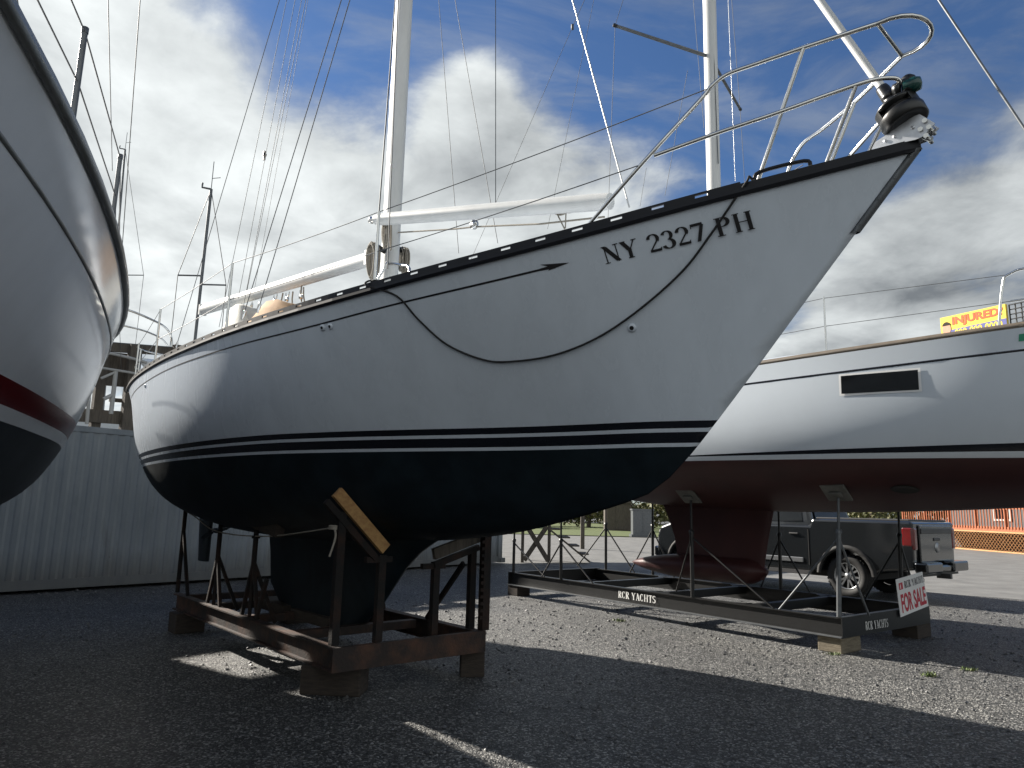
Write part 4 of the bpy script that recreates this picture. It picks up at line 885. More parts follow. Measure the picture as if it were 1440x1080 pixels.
# ================================================================== RUSTY CRADLE
Zb,Zt_=.24,.43
cA=arr((-1.43,6.13,0));cB=arr((-4.23,9.37,0));cC=arr((-.18,7.14,0)); hx=(cB-cA);Lc=np.linalg.norm(hx);hx/=Lc; nx=arr((-hx[1],hx[0],0))*-1; wdt=float((cC-cA)@nx); print('cradle',Lc,wdt,hx,nx)
cr=thing('boat_cradle','rusty steel boat cradle with yellow pine pads, holding the sailboat with navy stripes','boat cradle',cA+hx*Lc/2+nx*wdt/2)
def CP(a,b_,z): return cA+hx*a+nx*b_+arr((0,0,z))
def ibeam(mb,p0,p1,zb,zt2,fl=.10,web=.012,tf=.014,side=None,mi=0):
    p0=arr(p0);p1=arr(p1);d=p1-p0;d[2]=0;d/=np.linalg.norm(d);n_=arr((d[1],-d[0],0)); u_=arr((0,0,1))
    a=p0.copy();a[2]=0;b_=p1.copy();b_[2]=0
    L_=np.linalg.norm(b_-a); c=(a+b_)/2; ax=np.array([d,n_,u_])
    o=n_*0 if side is None else n_*side*fl/2
    mb.box(c+u_*(zt2-tf/2)+o*0,(L_,fl,tf),ax,mi); mb.box(c+u_*(zb+tf/2),(L_,fl,tf),ax,mi); mb.box(c+u_*(zb+zt2)/2+(n_*side*(fl/2-web/2) if side else 0),(L_,web,zt2-zb-2*tf),ax,mi)
for nm,a,b_ in (('side_beam',CP(0,.05,0),CP(Lc,.05,0)),('side_beam',CP(0,wdt-.05,0),CP(Lc,wdt-.05,0))):
    mb=MB(); ibeam(mb,a,b_,Zb,Zt_); mb.build(nm,'rustbeam',cr)
mb=MB(); ibeam(mb,CP(-.006,0.002,0),CP(-.006,wdt,0),Zb+.003,Zt_+.003,fl=.05,side=1); mb.bar(CP(-.03,0.0,(Zb+Zt_)/2),CP(-.03,wdt,(Zb+Zt_)/2),.19,.008,up=hx); mb.build('end_beam','rustbeam',cr)
for a in (1.05,2.2,3.3,Lc-.03):
    mb=MB(); mb.bar(CP(a,.11,Zt_-.06),CP(a,wdt-.11,Zt_-.06),.10,.08,mi=0); mb.build('cross_beam','rustbeam',cr)
def cpx(x,y,b_):  # point seen at a pixel lying on the vertical plane of the near (b=0) or far (b=wdt) beam
    return at_plane(x,y,nx,float(nx@(cA+nx*b_)))
def angle_post(mb,p,top,s=.06,t=.009,d1=None):
    d1=hx if d1 is None else d1; h_=top-p[2]; p=arr(p); 
    mb.box(p+arr((0,0,h_/2))+d1*0,(s,t,h_),np.array([d1,nx,(0,0,1)])); mb.box(p+arr((0,0,h_/2))-d1*(s/2-t/2)+nx*(s/2+t/2),(t,s,h_),np.array([d1,nx,(0,0,1)]))
def hull_z(HH,P):
    """height of the hull bottom above a ground point"""
    u=float(HH.h@P-HH.q0); v=abs(HH.p-float(HH.n@P)); S_=HH.sec(u); vv=S_[::-1,0]; zz=S_[::-1,1]
    return float(np.interp(v,vv,zz))
# corner posts with the sloping pads at the forward end
for nm,b0,b1,x in (('near',.05,.47,.12),('far',wdt-.06,wdt-.50,.18)):
    PA=CP(x,b0,0);PB=CP(x,b1,0); za=hull_z(H,PA-nx*.0+hx*.05);zb_=hull_z(H,PB+hx*.05); print('pad',nm,za,zb_)
    out_=PA+(PA-PB)*.14; zo=za+(za-zb_)*.14
    zo=min(zo,hull_z(H,out_)-.0); print('zo',zo)
    mb=MB(); a_=arr(out_);a_[2]=zo-.115; e_=PB+(PB-PA)*.08; c_=arr(e_); c_[2]=zb_-(za-zb_)*.08-.115
    up_v=np.cross(c_-a_,hx); up_v=up_v if up_v[2]>0 else -up_v; up_v/=np.linalg.norm(up_v)
    mb.bar(a_-hx*.05,c_-hx*.05,.105,.05,up=hx); mb.build('wooden_pad','pine' if nm=='near' else 'oldwood',cr,bevel=.004)
    mb=MB(); mb.bar(a_-hx*.016-up_v*.11,c_-hx*.016-up_v*.11,.055,.05,up=hx); mb.build('pad_bracket','rust',cr)
    mb=MB(); angle_post(mb,arr((PA[0],PA[1],Zt_)),za-.23); mb.build('post','rust',cr)
    mb=MB(); angle_post(mb,arr((PB[0],PB[1],Zt_-.02)),zb_-.20,s=.06); mb.box(PB+arr((0,0,zb_-.24)),(.05,.26,.05),np.array([hx,nx,(0,0,1)])); mb.build('post','rust',cr)
mb=MB(); mb.bar(CP(.9,wdt-.05,Zt_),CP(.2,wdt-.12,1.05),.05,.03,up=nx); mb.build('brace','rust',cr)
mb=MB(); p=CP(0.03,wdt-.02,0); angle_post(mb,arr((p[0],p[1],Zt_)),1.45,s=.075); 
for i in range(14): mb.box(p+arr((0,0,Zt_+.12+i*.065))-hx*.03-nx*.02,(.012,.03,.03),np.array([hx,nx,(0,0,1)]))
mb.build('ratchet_post','rust',cr)
# stands carrying the long beam under the after body
for b_ in (.07,wdt-.07):
    for i,(x,y) in enumerate(((250,827),(300,852),(350,874))):
        P=cpx(x,y,.07); a=float((P-cA)@hx); P=CP(a,b_,Zt_); zt2=1.25+(a-1.35)*.105
        mb=MB(); mb.tube([CP(a,b_,Zt_+.42 if i else Zt_),CP(a,b_,zt2)],.028,8); mb.tube([CP(a,b_,zt2-.12),CP(a,b_,zt2)],.018,8); mb.lathe(CP(a,b_,zt2-.09),(0,0,1),[(0,.03),(0,.045),(.03,.045),(.03,.03)],8)
        if i:
            for dx,dy in ((.21,0),(-.21,0),(0,.28 if b_<.5 else -.28)):
                mb.bar(CP(a+dx,b_+dy,Zt_-.0 if dy==0 else Zt_-.08),CP(a,b_,Zt_+.55),.035,.035)
            mb.bar(CP(a,b_,Zt_),CP(a,b_,Zt_+.5),.03,.03)
        else: mb.bar(CP(a-.42,b_,Zt_),CP(a-.02,b_,Zt_+.75),.035,.035)
        mb.build('stand','rust',cr)
    PP=[CP(a,b_,0) for a in (1.35,2.2,3.1,Lc+.22)]; mb=MB()
    zz_=[1.33,1.43,1.53,1.66]
    for i in range(3): p=PP[i].copy();p[2]=zz_[i];q_=PP[i+1].copy();q_[2]=zz_[i+1]; mb.bar(p,q_,.09,.14)
    mb.build('support_beam','blockwood',cr)
mb=MB(); mb.box(CP(2.45,wdt*.62,.85+.28),(.16,.10,1.15),np.array([hx,nx,(0,0,1)])); mb.build('post','rust',cr)
mb=MB(); mb.bar(CP(1.75,.06,Zt_),CP(1.55,.06,Zt_+.42),.03,.05); mb.build('brace','rust',cr)
for a in (1.5,2.6):
    mb=MB(); mb.box(CP(a+.3,wdt/2,.39),(.9,.3,.10),np.array([hx,nx,(0,0,1)])); mb.build('keel_block','blockwood',cr)
# mooring line between the posts
sg=[cpx(468,742,.03)]; 
for x,y in ((430,748),(380,754),(330,752),(297,744),(275,727),(258,717)): sg.append(cpx(x,y,.05))
mb=MB(); mb.tube(crom(sg,5),.007,6); mb.tube(crom([sg[0]-hx*.03,sg[0]-hx*.06-arr((0,0,.08)),sg[0]-hx*.05-nx*.04-arr((0,0,.24))],4),.010,6)
for k_ in range(3): mb.tube([sg[0]+arr((0,0,.012*k_-.01))+hx*.05*math.cos(t)+nx*.05*math.sin(t)+nx*.02 for t in np.linspace(0,6.28,10)],.008,5)
mono('tie_rope',mb,'rope','thin grey rope knotted round the front post of the rusty cradle','rope',sg[0])
# blocks
def block(x0,y0,x1,y1,h_,dep,m,label,grp,ax,nn):
    a=at_z(x0,y0,0);b_=at_z(x1,y1,0); d=b_-a; l=np.linalg.norm(d); d/=l; n_=arr((-d[1],d[0],0)); c=(a+b_)/2+n_*dep/2
    mb=MB(); r_=random.Random(int(x0)); mb.box(c+arr((0,0,h_/2)),(l,dep,h_),np.array([d,n_,(0,0,1)])); o=mono('timber_block',mb,m,label,'wood block',c,grp,bevel=.012); return o
block(420,977,505,981,.236,.28,'blockwood','dark timber block under the near front corner of the rusty cradle','blocks under the rusty cradle',hx,nx)
block(647,953,681,953,.236,.26,'blockwood','dark timber block under the front corner of the rusty cradle farthest from its pine pad','blocks under the rusty cradle',hx,nx)
for a,b_,lb in ((Lc-.3,.1,'dark timber block under the far near-side corner of the rusty cradle, by the container'),(Lc-.3,wdt-.1,'dark timber block under the rear corner of the rusty cradle behind the keel')):
    mb=MB(); c=CP(a,b_,0); mb.box(c+arr((0,0,.118)),(.3,.35,.236),np.array([hx,nx,(0,0,1)])); mono('timber_block',mb,'blockwood',lb,'wood block',c,'blocks under the rusty cradle',bevel=.012)
# ================================================================== BLACK CRADLE
dA=arr((3.99,8.76,0));dB=arr((.05,13.86,0));dC=arr((5.78,10.19,0)); gx=dB-dA;Ld=np.linalg.norm(gx);gx/=Ld; gn=arr((gx[1],-gx[0],0)); wd2=float((dC-dA)@gn); print('cradle2',Ld,wd2)
def DP(a,b_,z): return dA+gx*a+gn*b_+arr((0,0,z))
yb,yt=.185,.41
cr2=thing('boat_cradle','long black steel boat cradle with white stencilled lettering, under the red bottomed sailboat','boat cradle',DP(Ld/2,wd2/2,0))
for b_,s_ in ((.03,-1),(wd2-.03,1)):
    mb=MB(); ibeam(mb,DP(0,b_,0),DP(Ld,b_,0),yb,yt,fl=.08,side=None); 
    mb.build('side_beam','blksteel',cr2)
    if b_<1: mb=MB(); mb.box(DP(Ld/2,-.043,yb+.006),(Ld,.065,.012),np.array([gx,gn,(0,0,1)])); mb.build('sunlit_flange_strip','galv',cr2)  # pale strip along the near flange, sunlight put into its colour
for a in (.0,Ld):
    mb=MB(); mb.box(DP(a,wd2/2,(yb+yt)/2+.002),(.012,wd2+.08,yt-yb+.01),np.array([gx,gn,(0,0,1)])); mb.box(DP(a+(.03 if a==0 else -.03),wd2/2,yt+.004),(.07,wd2+.07,.01),np.array([gx,gn,(0,0,1)])); mb.build('end_beam','blksteel',cr2)
for a in (1.35,2.9,4.5):
    mb=MB(); mb.box(DP(a,wd2/2,yt-.07),(.10,wd2-.10,.12),np.array([gx,gn,(0,0,1)])); 
    for b_,sg_ in ((.11,1),(wd2-.11,-1)):
        for q_ in (1,-1): mb.prism([(0,0),(.18*q_,0),(0,.18)],DP(a+.05*q_,b_-.03*sg_,yt-.006),gx,gn*sg_,.008)
    mb.build('cross_beam','blksteel',cr2)
def dpx(x,y,b_): return at_plane(x,y,gn,float(gn@(dA+gn*b_)))
def jack(base,tp,pad,braces,b_,mm='blksteel',padm='padboard',w_=.30,rad=.028):
    P=dpx(*base,b_);T=dpx(*tp,b_); P[2]=yt
    T=P*1.0; z_=dpx(*tp,b_)[2]; T=arr((P[0]+(dpx(*tp,b_)[0]-P[0])*.5,P[1]+(dpx(*tp,b_)[1]-P[1])*.5,z_))
    hz=hull_z(HR,T+gn*.08*(1 if b_<1 else -1)); hz=min(hz,2.2)
    mb=MB(); mb.tube([P,lerp(P,T,.72)],rad,10); mb.tube([lerp(P,T,.7),arr((T[0],T[1],hz-.07))],rad*.62,8); mb.lathe(lerp(P,T,.72),(0,0,1),[(-.03,rad*1.3),(.02,rad*1.3),(.03,0)],10)
    for (x0,y0),(x1,y1),b2 in braces:
        a_=dpx(x0,y0,b_); a_=arr((lerp(P,T,.66)));q_=dpx(x1,y1,b2); q_[2]=yt; mb.tube([a_,q_],.014,8)
    mb.build('jack_post',mm,cr2)
    if pad:
        # plate lying against the hull
        sg_=1 if b_<1 else -1
        nn=arr((0,0,1))*.80+HR.n*.60*sg_; nn/=np.linalg.norm(nn); ax1=HR.h; ax2=np.cross(nn,ax1); c=arr((T[0],T[1],hz-.01))-HR.n*.05*sg_
        mb=MB(); mb.box(c,(w_,w_,.03),np.array([ax1,ax2,nn])); mb.box(c-nn*.03,(w_*.5,.08,.03),np.array([ax1,ax2,nn])); mb.build('support_pad',padm,cr2,bevel=.012)
jack((1180,870),(1187,700),True,[((0,0),(1096,858),0),((0,0),(1222,862),.5)],0,'galv')
jack((974,840),(972,712),True,[((0,0),(1088,850),0),((0,0),(951,826),.45)],0,'blksteel')
jack((789,812),(788,738),False,[((0,0),(834,820),0),((0,0),(762,806),0)],0)
jack((722,801),(724,742),False,[((0,0),(766,807),0)],0)
jack((852,795),(852,712),False,[((0,0),(892,800),wd2),((0,0),(812,798),wd2)],wd2)
jack((918,800),(918,712),True,[((0,0),(948,806),wd2),((0,0),(886,800),wd2)],wd2,w_=.2)
jack((1098,825),(1096,722),False,[((0,0),(1139,836),wd2),((0,0),(1070,820),wd2)],wd2)
jack((1268,846),(1268,716),False,[((0,0),(1216,846),wd2),((0,0),(1292,850),wd2)],wd2)
# stencilled lettering: one text on each visible face
a_=dpx(868,838,0); aa=float((a_-dA)@gx); b__=dpx(922,850,0); bb=float((b__-dA)@gx); print('stencil',aa,bb)
mb=MB(); flat_serif(mb,'RCR YACHTS',DP(aa,.022,yb+.062),-gx,(0,0,1),.105,aa-bb,.004); mb.build('stencil_lettering','whitepaint',cr2)
mb=MB(); e0=.50;e1=1.06; flat_serif(mb,'RCR YACHTS',DP(-.0075,e0,yb+.05),gn,(0,0,1),.10,e1-e0,.004); mb.build('stencil_lettering','whitepaint',cr2)
# its blocks
def blk2(a,b_,m,lb,sz=(.34,.42,.182)):
    mb=MB(); c=DP(a,b_,0); mb.box(c+arr((0,0,sz[2]/2)),sz,np.array([gx,gn,(0,0,1)])); mono('timber_block',mb,m,lb,'wood block',c,'blocks under the black cradle',bevel=.01)
blk2(.17,.20,'palewood','pale sawn timber block under the near front corner of the black cradle',(.30,.46,.182))
blk2(.17,wd2-.15,'blockwood','dark timber block under the front corner of the black cradle by the for sale sign')
blk2(Ld-.15,.1,'blockwood','small dark block under the far left corner of the black cradle',(.3,.3,.182)); blk2(Ld-.2,wd2-.15,'blockwood','block under the rear far corner of the black cradle, behind the others')
# for sale sign leaning on the end beam
cor=[(1260,815),(1297,804),(1306,852),(1267,868)]
nE=-gx; pc=float(nE@dA)+.035; Pq=[at_plane(x,y,nE,pc) for x,y in cor]; print('sign',Pq)
mb=MB(); th_=nE*.008; vs=[p for p in Pq]+[p-th_ for p in Pq]; mb.add(vs,[(0,1,2,3)[::-1],(4,5,6,7),(0,4,5,1),(1,5,6,2),(2,6,7,3),(3,7,4,0)])
sgn=thing('sale_sign','white and red for sale sign fixed to the end of the black cradle','sign',(Pq[3]+Pq[2])/2)
mb.build('board','signwhite',sgn)
ox=Pq[3];axx=(Pq[2]-Pq[3]);ayy=(Pq[0]-Pq[3]); 
mb=MB(); vs,fs=font_mesh('FOR SALE',.03); mb.add([ox+axx*(.07+.87*x)+ayy*(.08+.50*y)+nE*.003 for x,y in vs],fs); mb.build('red_lettering','signred',sgn)
mb=MB(); Q,wq=glyphs('RCR YACHTS')
for i,q in enumerate(Q): mb.add([ox+axx*(.24+.70*p[0]/wq)+ayy*(.70+.19*p[1])+nE*(.003+.00005*i) for p in q],[(0,1,2,3)])
mb.build('dark_lettering','navy',sgn)
mb=MB(); mb.add([ox+axx*x+ayy*y+nE*.003 for x,y in ((.06,.70),(.19,.70),(.19,.88),(.06,.88))],[(0,1,2,3)]); mb.add([ox+axx*x+ayy*y+nE*.004 for x,y in ((.10,.72),(.12,.72),(.12,.86),(.09,.80))],[(0,1,2,3)],1); mb.build('emblem',['signred','signwhite'],sgn)
# port side shrouds of the main sloop, seen over its rail
for nm,a_,b_,v in (('lower_shroud',(645,356),(617,0),-1.45),('upper_shroud',(700,342),(640,0),-1.5),('halyard',(697,290),(697,0),-.3)):
    rig(nm,a_[0],a_[1],v,b_[0],b_[1],10,.0045)
# backstay of the right boat with its bridle
def PR(x,y,v=0): return HR.PL(x,y,v)
nd=PR(805,38,0); mb=MB(); 
e1=PR(668,352,0); 
mb.tube([nd,nd+(PR(822,0,0)-nd)*3.0],.006,6); mb.tube([nd,nd+(e1-nd)*1.35],.005,6); mb.lathe(nd,(0,0,1),[(-.08,.0),(-.06,.03),(.06,.03),(.08,0)],8); mb.build('backstay','wire',br_)
rig2('topping_lift',HR,br_,(770,322),(835,0),.2,16,.0045)
# ================================================================== CONTAINER
k0=arr((-8.21,11.97,0));k1=arr((-.18,21.21,0)); kd=(k1-k0)/np.linalg.norm(k1-k0); kn=arr((kd[1],-kd[0],0)); k0=k1-kd*13.7; LK=13.7
ct=thing('shipping_container','pale grey corrugated shipping container behind the sailboats','container',k0+kd*LK/2-kn*1.22)
def KP(a,b_,z): return k0+kd*a-kn*b_+arr((0,0,z))
zB,zT=.06,2.86
def corr(face):
    mb=MB(); pts=[]; a=.16
    while a<LK-.16:
        pts+=[(a,.0),(a+.07,.0),(a+.105,.024),(a+.175,.024)]; a+=.21
    pts=[(min(x,LK-.16),d*.7) for x,d in pts]; vs=[]
    for x,d in pts: vs+=[KP(x,face(d),zB+.16),KP(x,face(d),zT-.10)]
    mb.add(vs,[(2*i,2*i+2,2*i+3,2*i+1) for i in range(len(pts)-1)]); return mb
corr(lambda d:.02+d).build('side_panel','container',ct); corr(lambda d:2.42-d).build('side_panel','container',ct)
mb=MB()
for b_ in (.05,2.39):
    mb.box(KP(LK/2,b_,zB+.08),(LK,.10,.16),np.array([kd,kn,(0,0,1)])); mb.box(KP(LK/2,b_,zT-.05),(LK,.08,.10),np.array([kd,kn,(0,0,1)]))
    for a in (.08,LK-.08): mb.box(KP(a,b_,(zB+zT)/2),(.16,.14,zT-zB+.01),np.array([kd,kn,(0,0,1)]))
for a in (.03,LK-.03): mb.box(KP(a,1.22,(zB+zT)/2),(.05,2.3,zT-zB-.05),np.array([kd,kn,(0,0,1)]))
mb.build('frame','container',ct)
mb=MB(); mb.box(KP(LK/2,1.22,zT-.03),(LK-.3,2.3,.04),np.array([kd,kn,(0,0,1)])); mb.build('roof','container',ct)
for a in (.0,LK): 
    for b_ in (.02,2.42):
        for z in (zB+.05,zT-.03):
            mb=MB(); mb.box(KP(a,b_,z),(.19,.17,.13),np.array([kd,kn,(0,0,1)])); mb.build('corner_casting','container',ct,bevel=.01)
# ================================================================== TIMBER STAGING behind the container, plus an added unseen sun blocker
pcT=float(kn@k0)-4.0
def TP(x,y,off=0): return at_plane(x,y,kn,pcT-off)
ts=thing('timber_staging','tall weathered timber staging with open bays and an added unseen sun-blocking wall, above and behind the grey container','staging',arr((*TP(150,590)[:2],0)))
def tb(name,x0,y0,x1,y1,w_,h_,off=0,m='oldwood'):
    mb=MB(); mb.bar(TP(x0,y0,off),TP(x1,y1,off),w_,h_,up=(0,0,1)); mb.build(name,m,ts)
px1=.0175
tb('beam',60,482,262,496,.12,.20); tb('beam',60,527,196,539,.10,.24,.12); tb('beam',60,580,262,594,.12,.30,.0)
tb('rail',154,562,262,571,.08,.09,.1)
mb=MB(); a=TP(120,510,.22);b_=TP(186,516,.22); mb.bar(a,b_,.04,.62,up=(0,0,1)); mb.build('board_and_blocker_panel','oldwood',ts)
sunv=arr((sdx,sdy,math.tan(SUN_EL)))
def onstage(P): t=(pcT-.5-float(kn@P))/float(kn@sunv); return P+sunv*t
G2=[onstage(at_z(x,y,0)) for x,y in ((560,1010),(640,1045),(720,1080))]; print('sliver',[(float(kd@(g-TP(118,500))),float(g[2])) for g in G2]); G=[onstage(at_z(x,y,0)) for x,y in ((255,905),(400,932))]; E0=TP(118,500); ga=[float(kd@(g-E0)) for g in G]; gz=[float(g[2]) for g in G]; print('gap',ga,gz)
def SPp(a,z): q=E0+kd*a; q[2]=z; return q
top_=6.95
def sun_blocker(a0,a1,z0,z1):  # one piece of the added wall, out of view, that stops the sun
    if a1-a0<.02 or z1-z0<.02: return
    mb=MB(); c=SPp((a0+a1)/2,(z0+z1)/2); mb.box(c,(a1-a0,.05,z1-z0),np.array([kd,kn,(0,0,1)])); mb.build('board_and_blocker_panel','oldwood',ts)
g0_,g1_=min(ga)-.45,max(ga)+.45; sun_blocker(-11,g0_,0,top_); sun_blocker(g1_,-.25,0,top_); sun_blocker(-.25,0,0,5.4); sun_blocker(g0_,g1_,max(gz)-.1,top_); sun_blocker(g0_,g1_,0,min(gz)+.15);  # added unseen wall shading the yard, gap left for spots of sun
for x,wx in ((191,.27),(147,.20),(95,.2),(252,.27)):
    mb=MB(); t_=TP(x,486,-.08 if wx>.22 else .1); q=t_.copy(); q[2]=0; mb.bar(q,t_,wx,.18,up=kn); mb.build('post','oldwood',ts)
mb=MB(); mb.tube([TP(60,474),TP(262,490)],.016,8)
for x in (130,158,186,214,242): 
    y=474+(x-60)*.079; mb.tube([TP(x,y),TP(x,y+7)],.012,6)
mb.build('top_rail','galv',ts)
mb=MB(); mb.tube(crom([TP(120,492,-.3),TP(150,496,-.3),TP(186,504,-.3),TP(206,510,-.3)],4),.035,8); mb.tube(crom([TP(110,512,-.3),TP(140,517,-.3),TP(184,524,-.3),TP(206,530,-.3)],4),.03,8)
mb.tube([TP(163,522,-.3),TP(156,582,-.3)],.05,8); mb.tube([TP(142,532,-.3),TP(163,523,-.3)],.03,8); mb.tube([TP(146,561,-.3),TP(157,556,-.3)],.045,8); mb.tube([TP(127,540,-.3),TP(122,596,-.3)],.04,8)
mono('boarding_rail',mb,'trim','white pipe boarding rail mounted on the front of the weathered timber staging','rail',TP(156,590,-.3))
# ================================================================== FAR BOATS
def farboat(label,bowpx,ang,d,deckz,Lx,mast_top,mast_base,spr,cat='sailboat',pulp=None):
    Bw=at_y(bowpx[0],bowpx[1],d); a=R(ang); h_=arr((math.cos(a),math.sin(a),0)); n_=arr((h_[1],-h_[0],0))
    bf=smooth_interp([0,.1*Lx,.3*Lx,.6*Lx,Lx],[0,.6,1.35,1.7,1.2]); sc=deckz/3.4
    HF=Hull(ang,float(n_@Bw),float(h_@Bw),Lx,bf,smooth_interp([0,.12*Lx,.4*Lx,.7*Lx,Lx],[0,0,1.1,1.45,.7]),lambda u:deckz,smooth_interp([0,.12*Lx,.3*Lx,.6*Lx,Lx],[deckz-.02,deckz-1.4,deckz-1.9,deckz-2.1,deckz-1.1]),deckz-1.3)
    t=thing('sailboat',label,cat,HF.W(Lx/2,0,0)); us=stations(Lx,[],24)
    HF.mesh(us,[(lambda u:deckz-1.15,1),(lambda u:deckz-1.3,1)],6,8).build('hull',['gelcoat','navy'],t,merge=True)
    mb=MB(); vs=[]
    for u in us:
        for s_ in(-1,0,1): vs.append(HF.W(u,s_*bf(u),deckz+(.1 if s_==0 else 0)))
    mb.add(vs,[(3*i+j,3*i+3+j,3*i+4+j,3*i+1+j) for i in range(len(us)-1) for j in (0,1)]); mb.build('deck','gelcoat',t)
    foil(lambda z:(Lx*.38,Lx*.6,.15),[.12,.2,deckz*.5,deckz-1.9],'keel','bottomL',HF,t,n=8)
    T=at_plane(*mast_top,HF.n,HF.p);B_=at_plane(*mast_base,HF.n,HF.p); 
    k=(deckz-B_[2])/(T[2]-B_[2]); base=B_+(T-B_)*k; mb=MB(); mb.tube([base,T],.045,10); 
    mb.tube([T,T+arr((0,0,.9))],.012,5); mb.tube([T+arr((0,0,.35)),T+arr((.25,0,.38))],.012,4); mb.tube([T+arr((0,0,.0)),T+arr((-.28,0,.05)),T+arr((-.28,0,.2))],.03,6); mb.build('mast','galv',t)
    u0=float(HF.h@base)-HF.q0
    for (x,y) in spr:
        S_=at_y(x,y,T[1]); c=base+(T-base)*((S_[2]-base[2])/(T[2]-base[2])); mb=MB(); mb.tube([c,S_],.025,6); mb.build('spreader','galv',t)
        low=S_.copy(); low[2]=deckz; mb=MB(); mb.tube([T,S_,low],.012,5); mb.build('shroud','wire',t)
    return t,HF
t1,HF1=farboat('far sailboat whose mast and curved pulpit show past the stern of the navy striped sailboat',(196,500),38,19.5,5.4,12.5,(297,266),(275,470),[(250,387),(318,401)])
mb=MB()
PP=lambda x,y,d: at_y(x,y,d)
mb.tube(crom([PP(150,430,18.6),PP(180,436,18.6),PP(210,448,19),PP(232,460,19.5),PP(241,475,20),PP(242,500,20)],4),.030,8); mb.tube(crom([PP(146,452,18.6),PP(174,458,18.6),PP(205,466,19),PP(228,477,19.5),PP(238,490,20)],4),.024,8)
mb.build('bow_pulpit','steel',t1)
t2,HF2=farboat('distant sailboat of which only the mast and rigging rise past the near hull',(60,560),20,32,5.5,12,(176,210),(160,400),[(202,387)])
mb=MB(); 
# ================================================================== TRUCK
fT=R(129.2); fx=arr((math.cos(fT),math.sin(fT),0)); ly=arr((-fx[1],fx[0],0)); RL=arr((7.66,13.72,0)); o_=RL-ly*1.0
def TK(x,y,z): return o_+fx*x*1.05+ly*y*1.03+arr((0,0,z if z<.55 else .55+(z-.55)*1.13))
AX=np.array([fx,ly,(0,0,1)])
tr=thing('pickup_truck','dark grey crew cab pickup truck parked behind the black cradle','pickup truck',TK(2.9,0,0))
def arch(cx,r,n=9): return [(cx+r*math.cos(t),.42+r*math.sin(t)) for t in np.linspace(math.pi,0,n)][::-1]
wr,wf=1.25,4.95
def outline(z0=.50):
    P=[(0.02,.62),(0,1.38),(.02,1.42),(1.9,1.42),(1.95,1.30),(4.3,1.30),(4.45,1.34),(5.35,1.27),(5.72,1.16),(5.82,.95),(5.82,.60),(5.6,.48)]
    A=[(wf+.50*math.cos(t),.42+.47*math.sin(t)) for t in np.linspace(.12,math.pi-.12,10)]; A2=[(wr+.50*math.cos(t),.42+.47*math.sin(t)) for t in np.linspace(.12,math.pi-.12,10)]
    return P+A+[(4.3,.45),(1.9,.45)]+A2+[(.6,.55)]
for s_ in (1,):
    mb=MB(); pl=outline(); 
    # body shell: slightly barrelled sides
    Y=[(-1.0,.0),(-.97,.03)]
    mb.prism([(a*1.05,b_ if b_<.55 else .55+(b_-.55)*1.13) for a,b_ in pl],TK(0,0,0),fx,(0,0,1),2.03); mb.build('body','carpaint',tr,bevel=.085)
# cab
mb=MB(); cab=[(1.93,1.28,.93),(2.12,1.90,.74),(2.45,1.955,.72),(3.45,1.955,.72),(3.75,1.90,.73),(4.42,1.30,.92)]
vs=[TK(x,s_*y,z) for s_ in (1,-1) for x,z,y in cab]; k=len(cab); mb.add(vs,[tuple(range(k)),tuple(range(k,2*k))[::-1]]+[(i,i+1,k+i+1,k+i) for i in range(k-1)]); mb.build('cab','carpaint',tr,bevel=.07)
def pane(pts,name='window',m='glass',par=None): mb=MB(); P=[arr(p) for p in pts]; c=sum(P)/len(P); nn=np.cross(P[1]-P[0],P[2]-P[0]); nn/=np.linalg.norm(nn); mb.add(P+[p-nn*.01 for p in P],[tuple(range(len(P))),tuple(range(len(P),2*len(P)))[::-1]]); return mb.build(name,m,par or tr)
def cy(z): return .93-.19*(z-1.28)/(1.90-1.28)+.012
for s_ in (1,-1):
    for pl in ([(2.13,1.36),(2.22,1.80),(2.95,1.84),(2.98,1.36)],[(3.08,1.36),(3.08,1.84),(3.62,1.82),(4.22,1.38)]):
        pane([TK(x,s_*cy(z),z) for x,z in pl])
pane([TK(1.935+.19*(z-1.28)/.62-.02,y,z) for y,z in ((-.72,1.42),(.72,1.42),(.62,1.82),(-.62,1.82))],'rear_window')
pane([TK(3.78+.64*(1.88-z)/.58+.03,y,z) for y,z in ((-.78,1.38),(.78,1.38),(.64,1.84),(-.64,1.84))],'windscreen')
mb=MB(); mb.box(TK(.98,0,1.435),(1.85,1.75,.04),AX); mb.build('bed_cover','carplastic',tr,bevel=.01)
mb=MB()
for s_ in (1,-1): mb.box(TK(3.1,s_*1.0,.43),(2.5,.16,.07),AX)
mb.build('running_board','carplastic',tr)
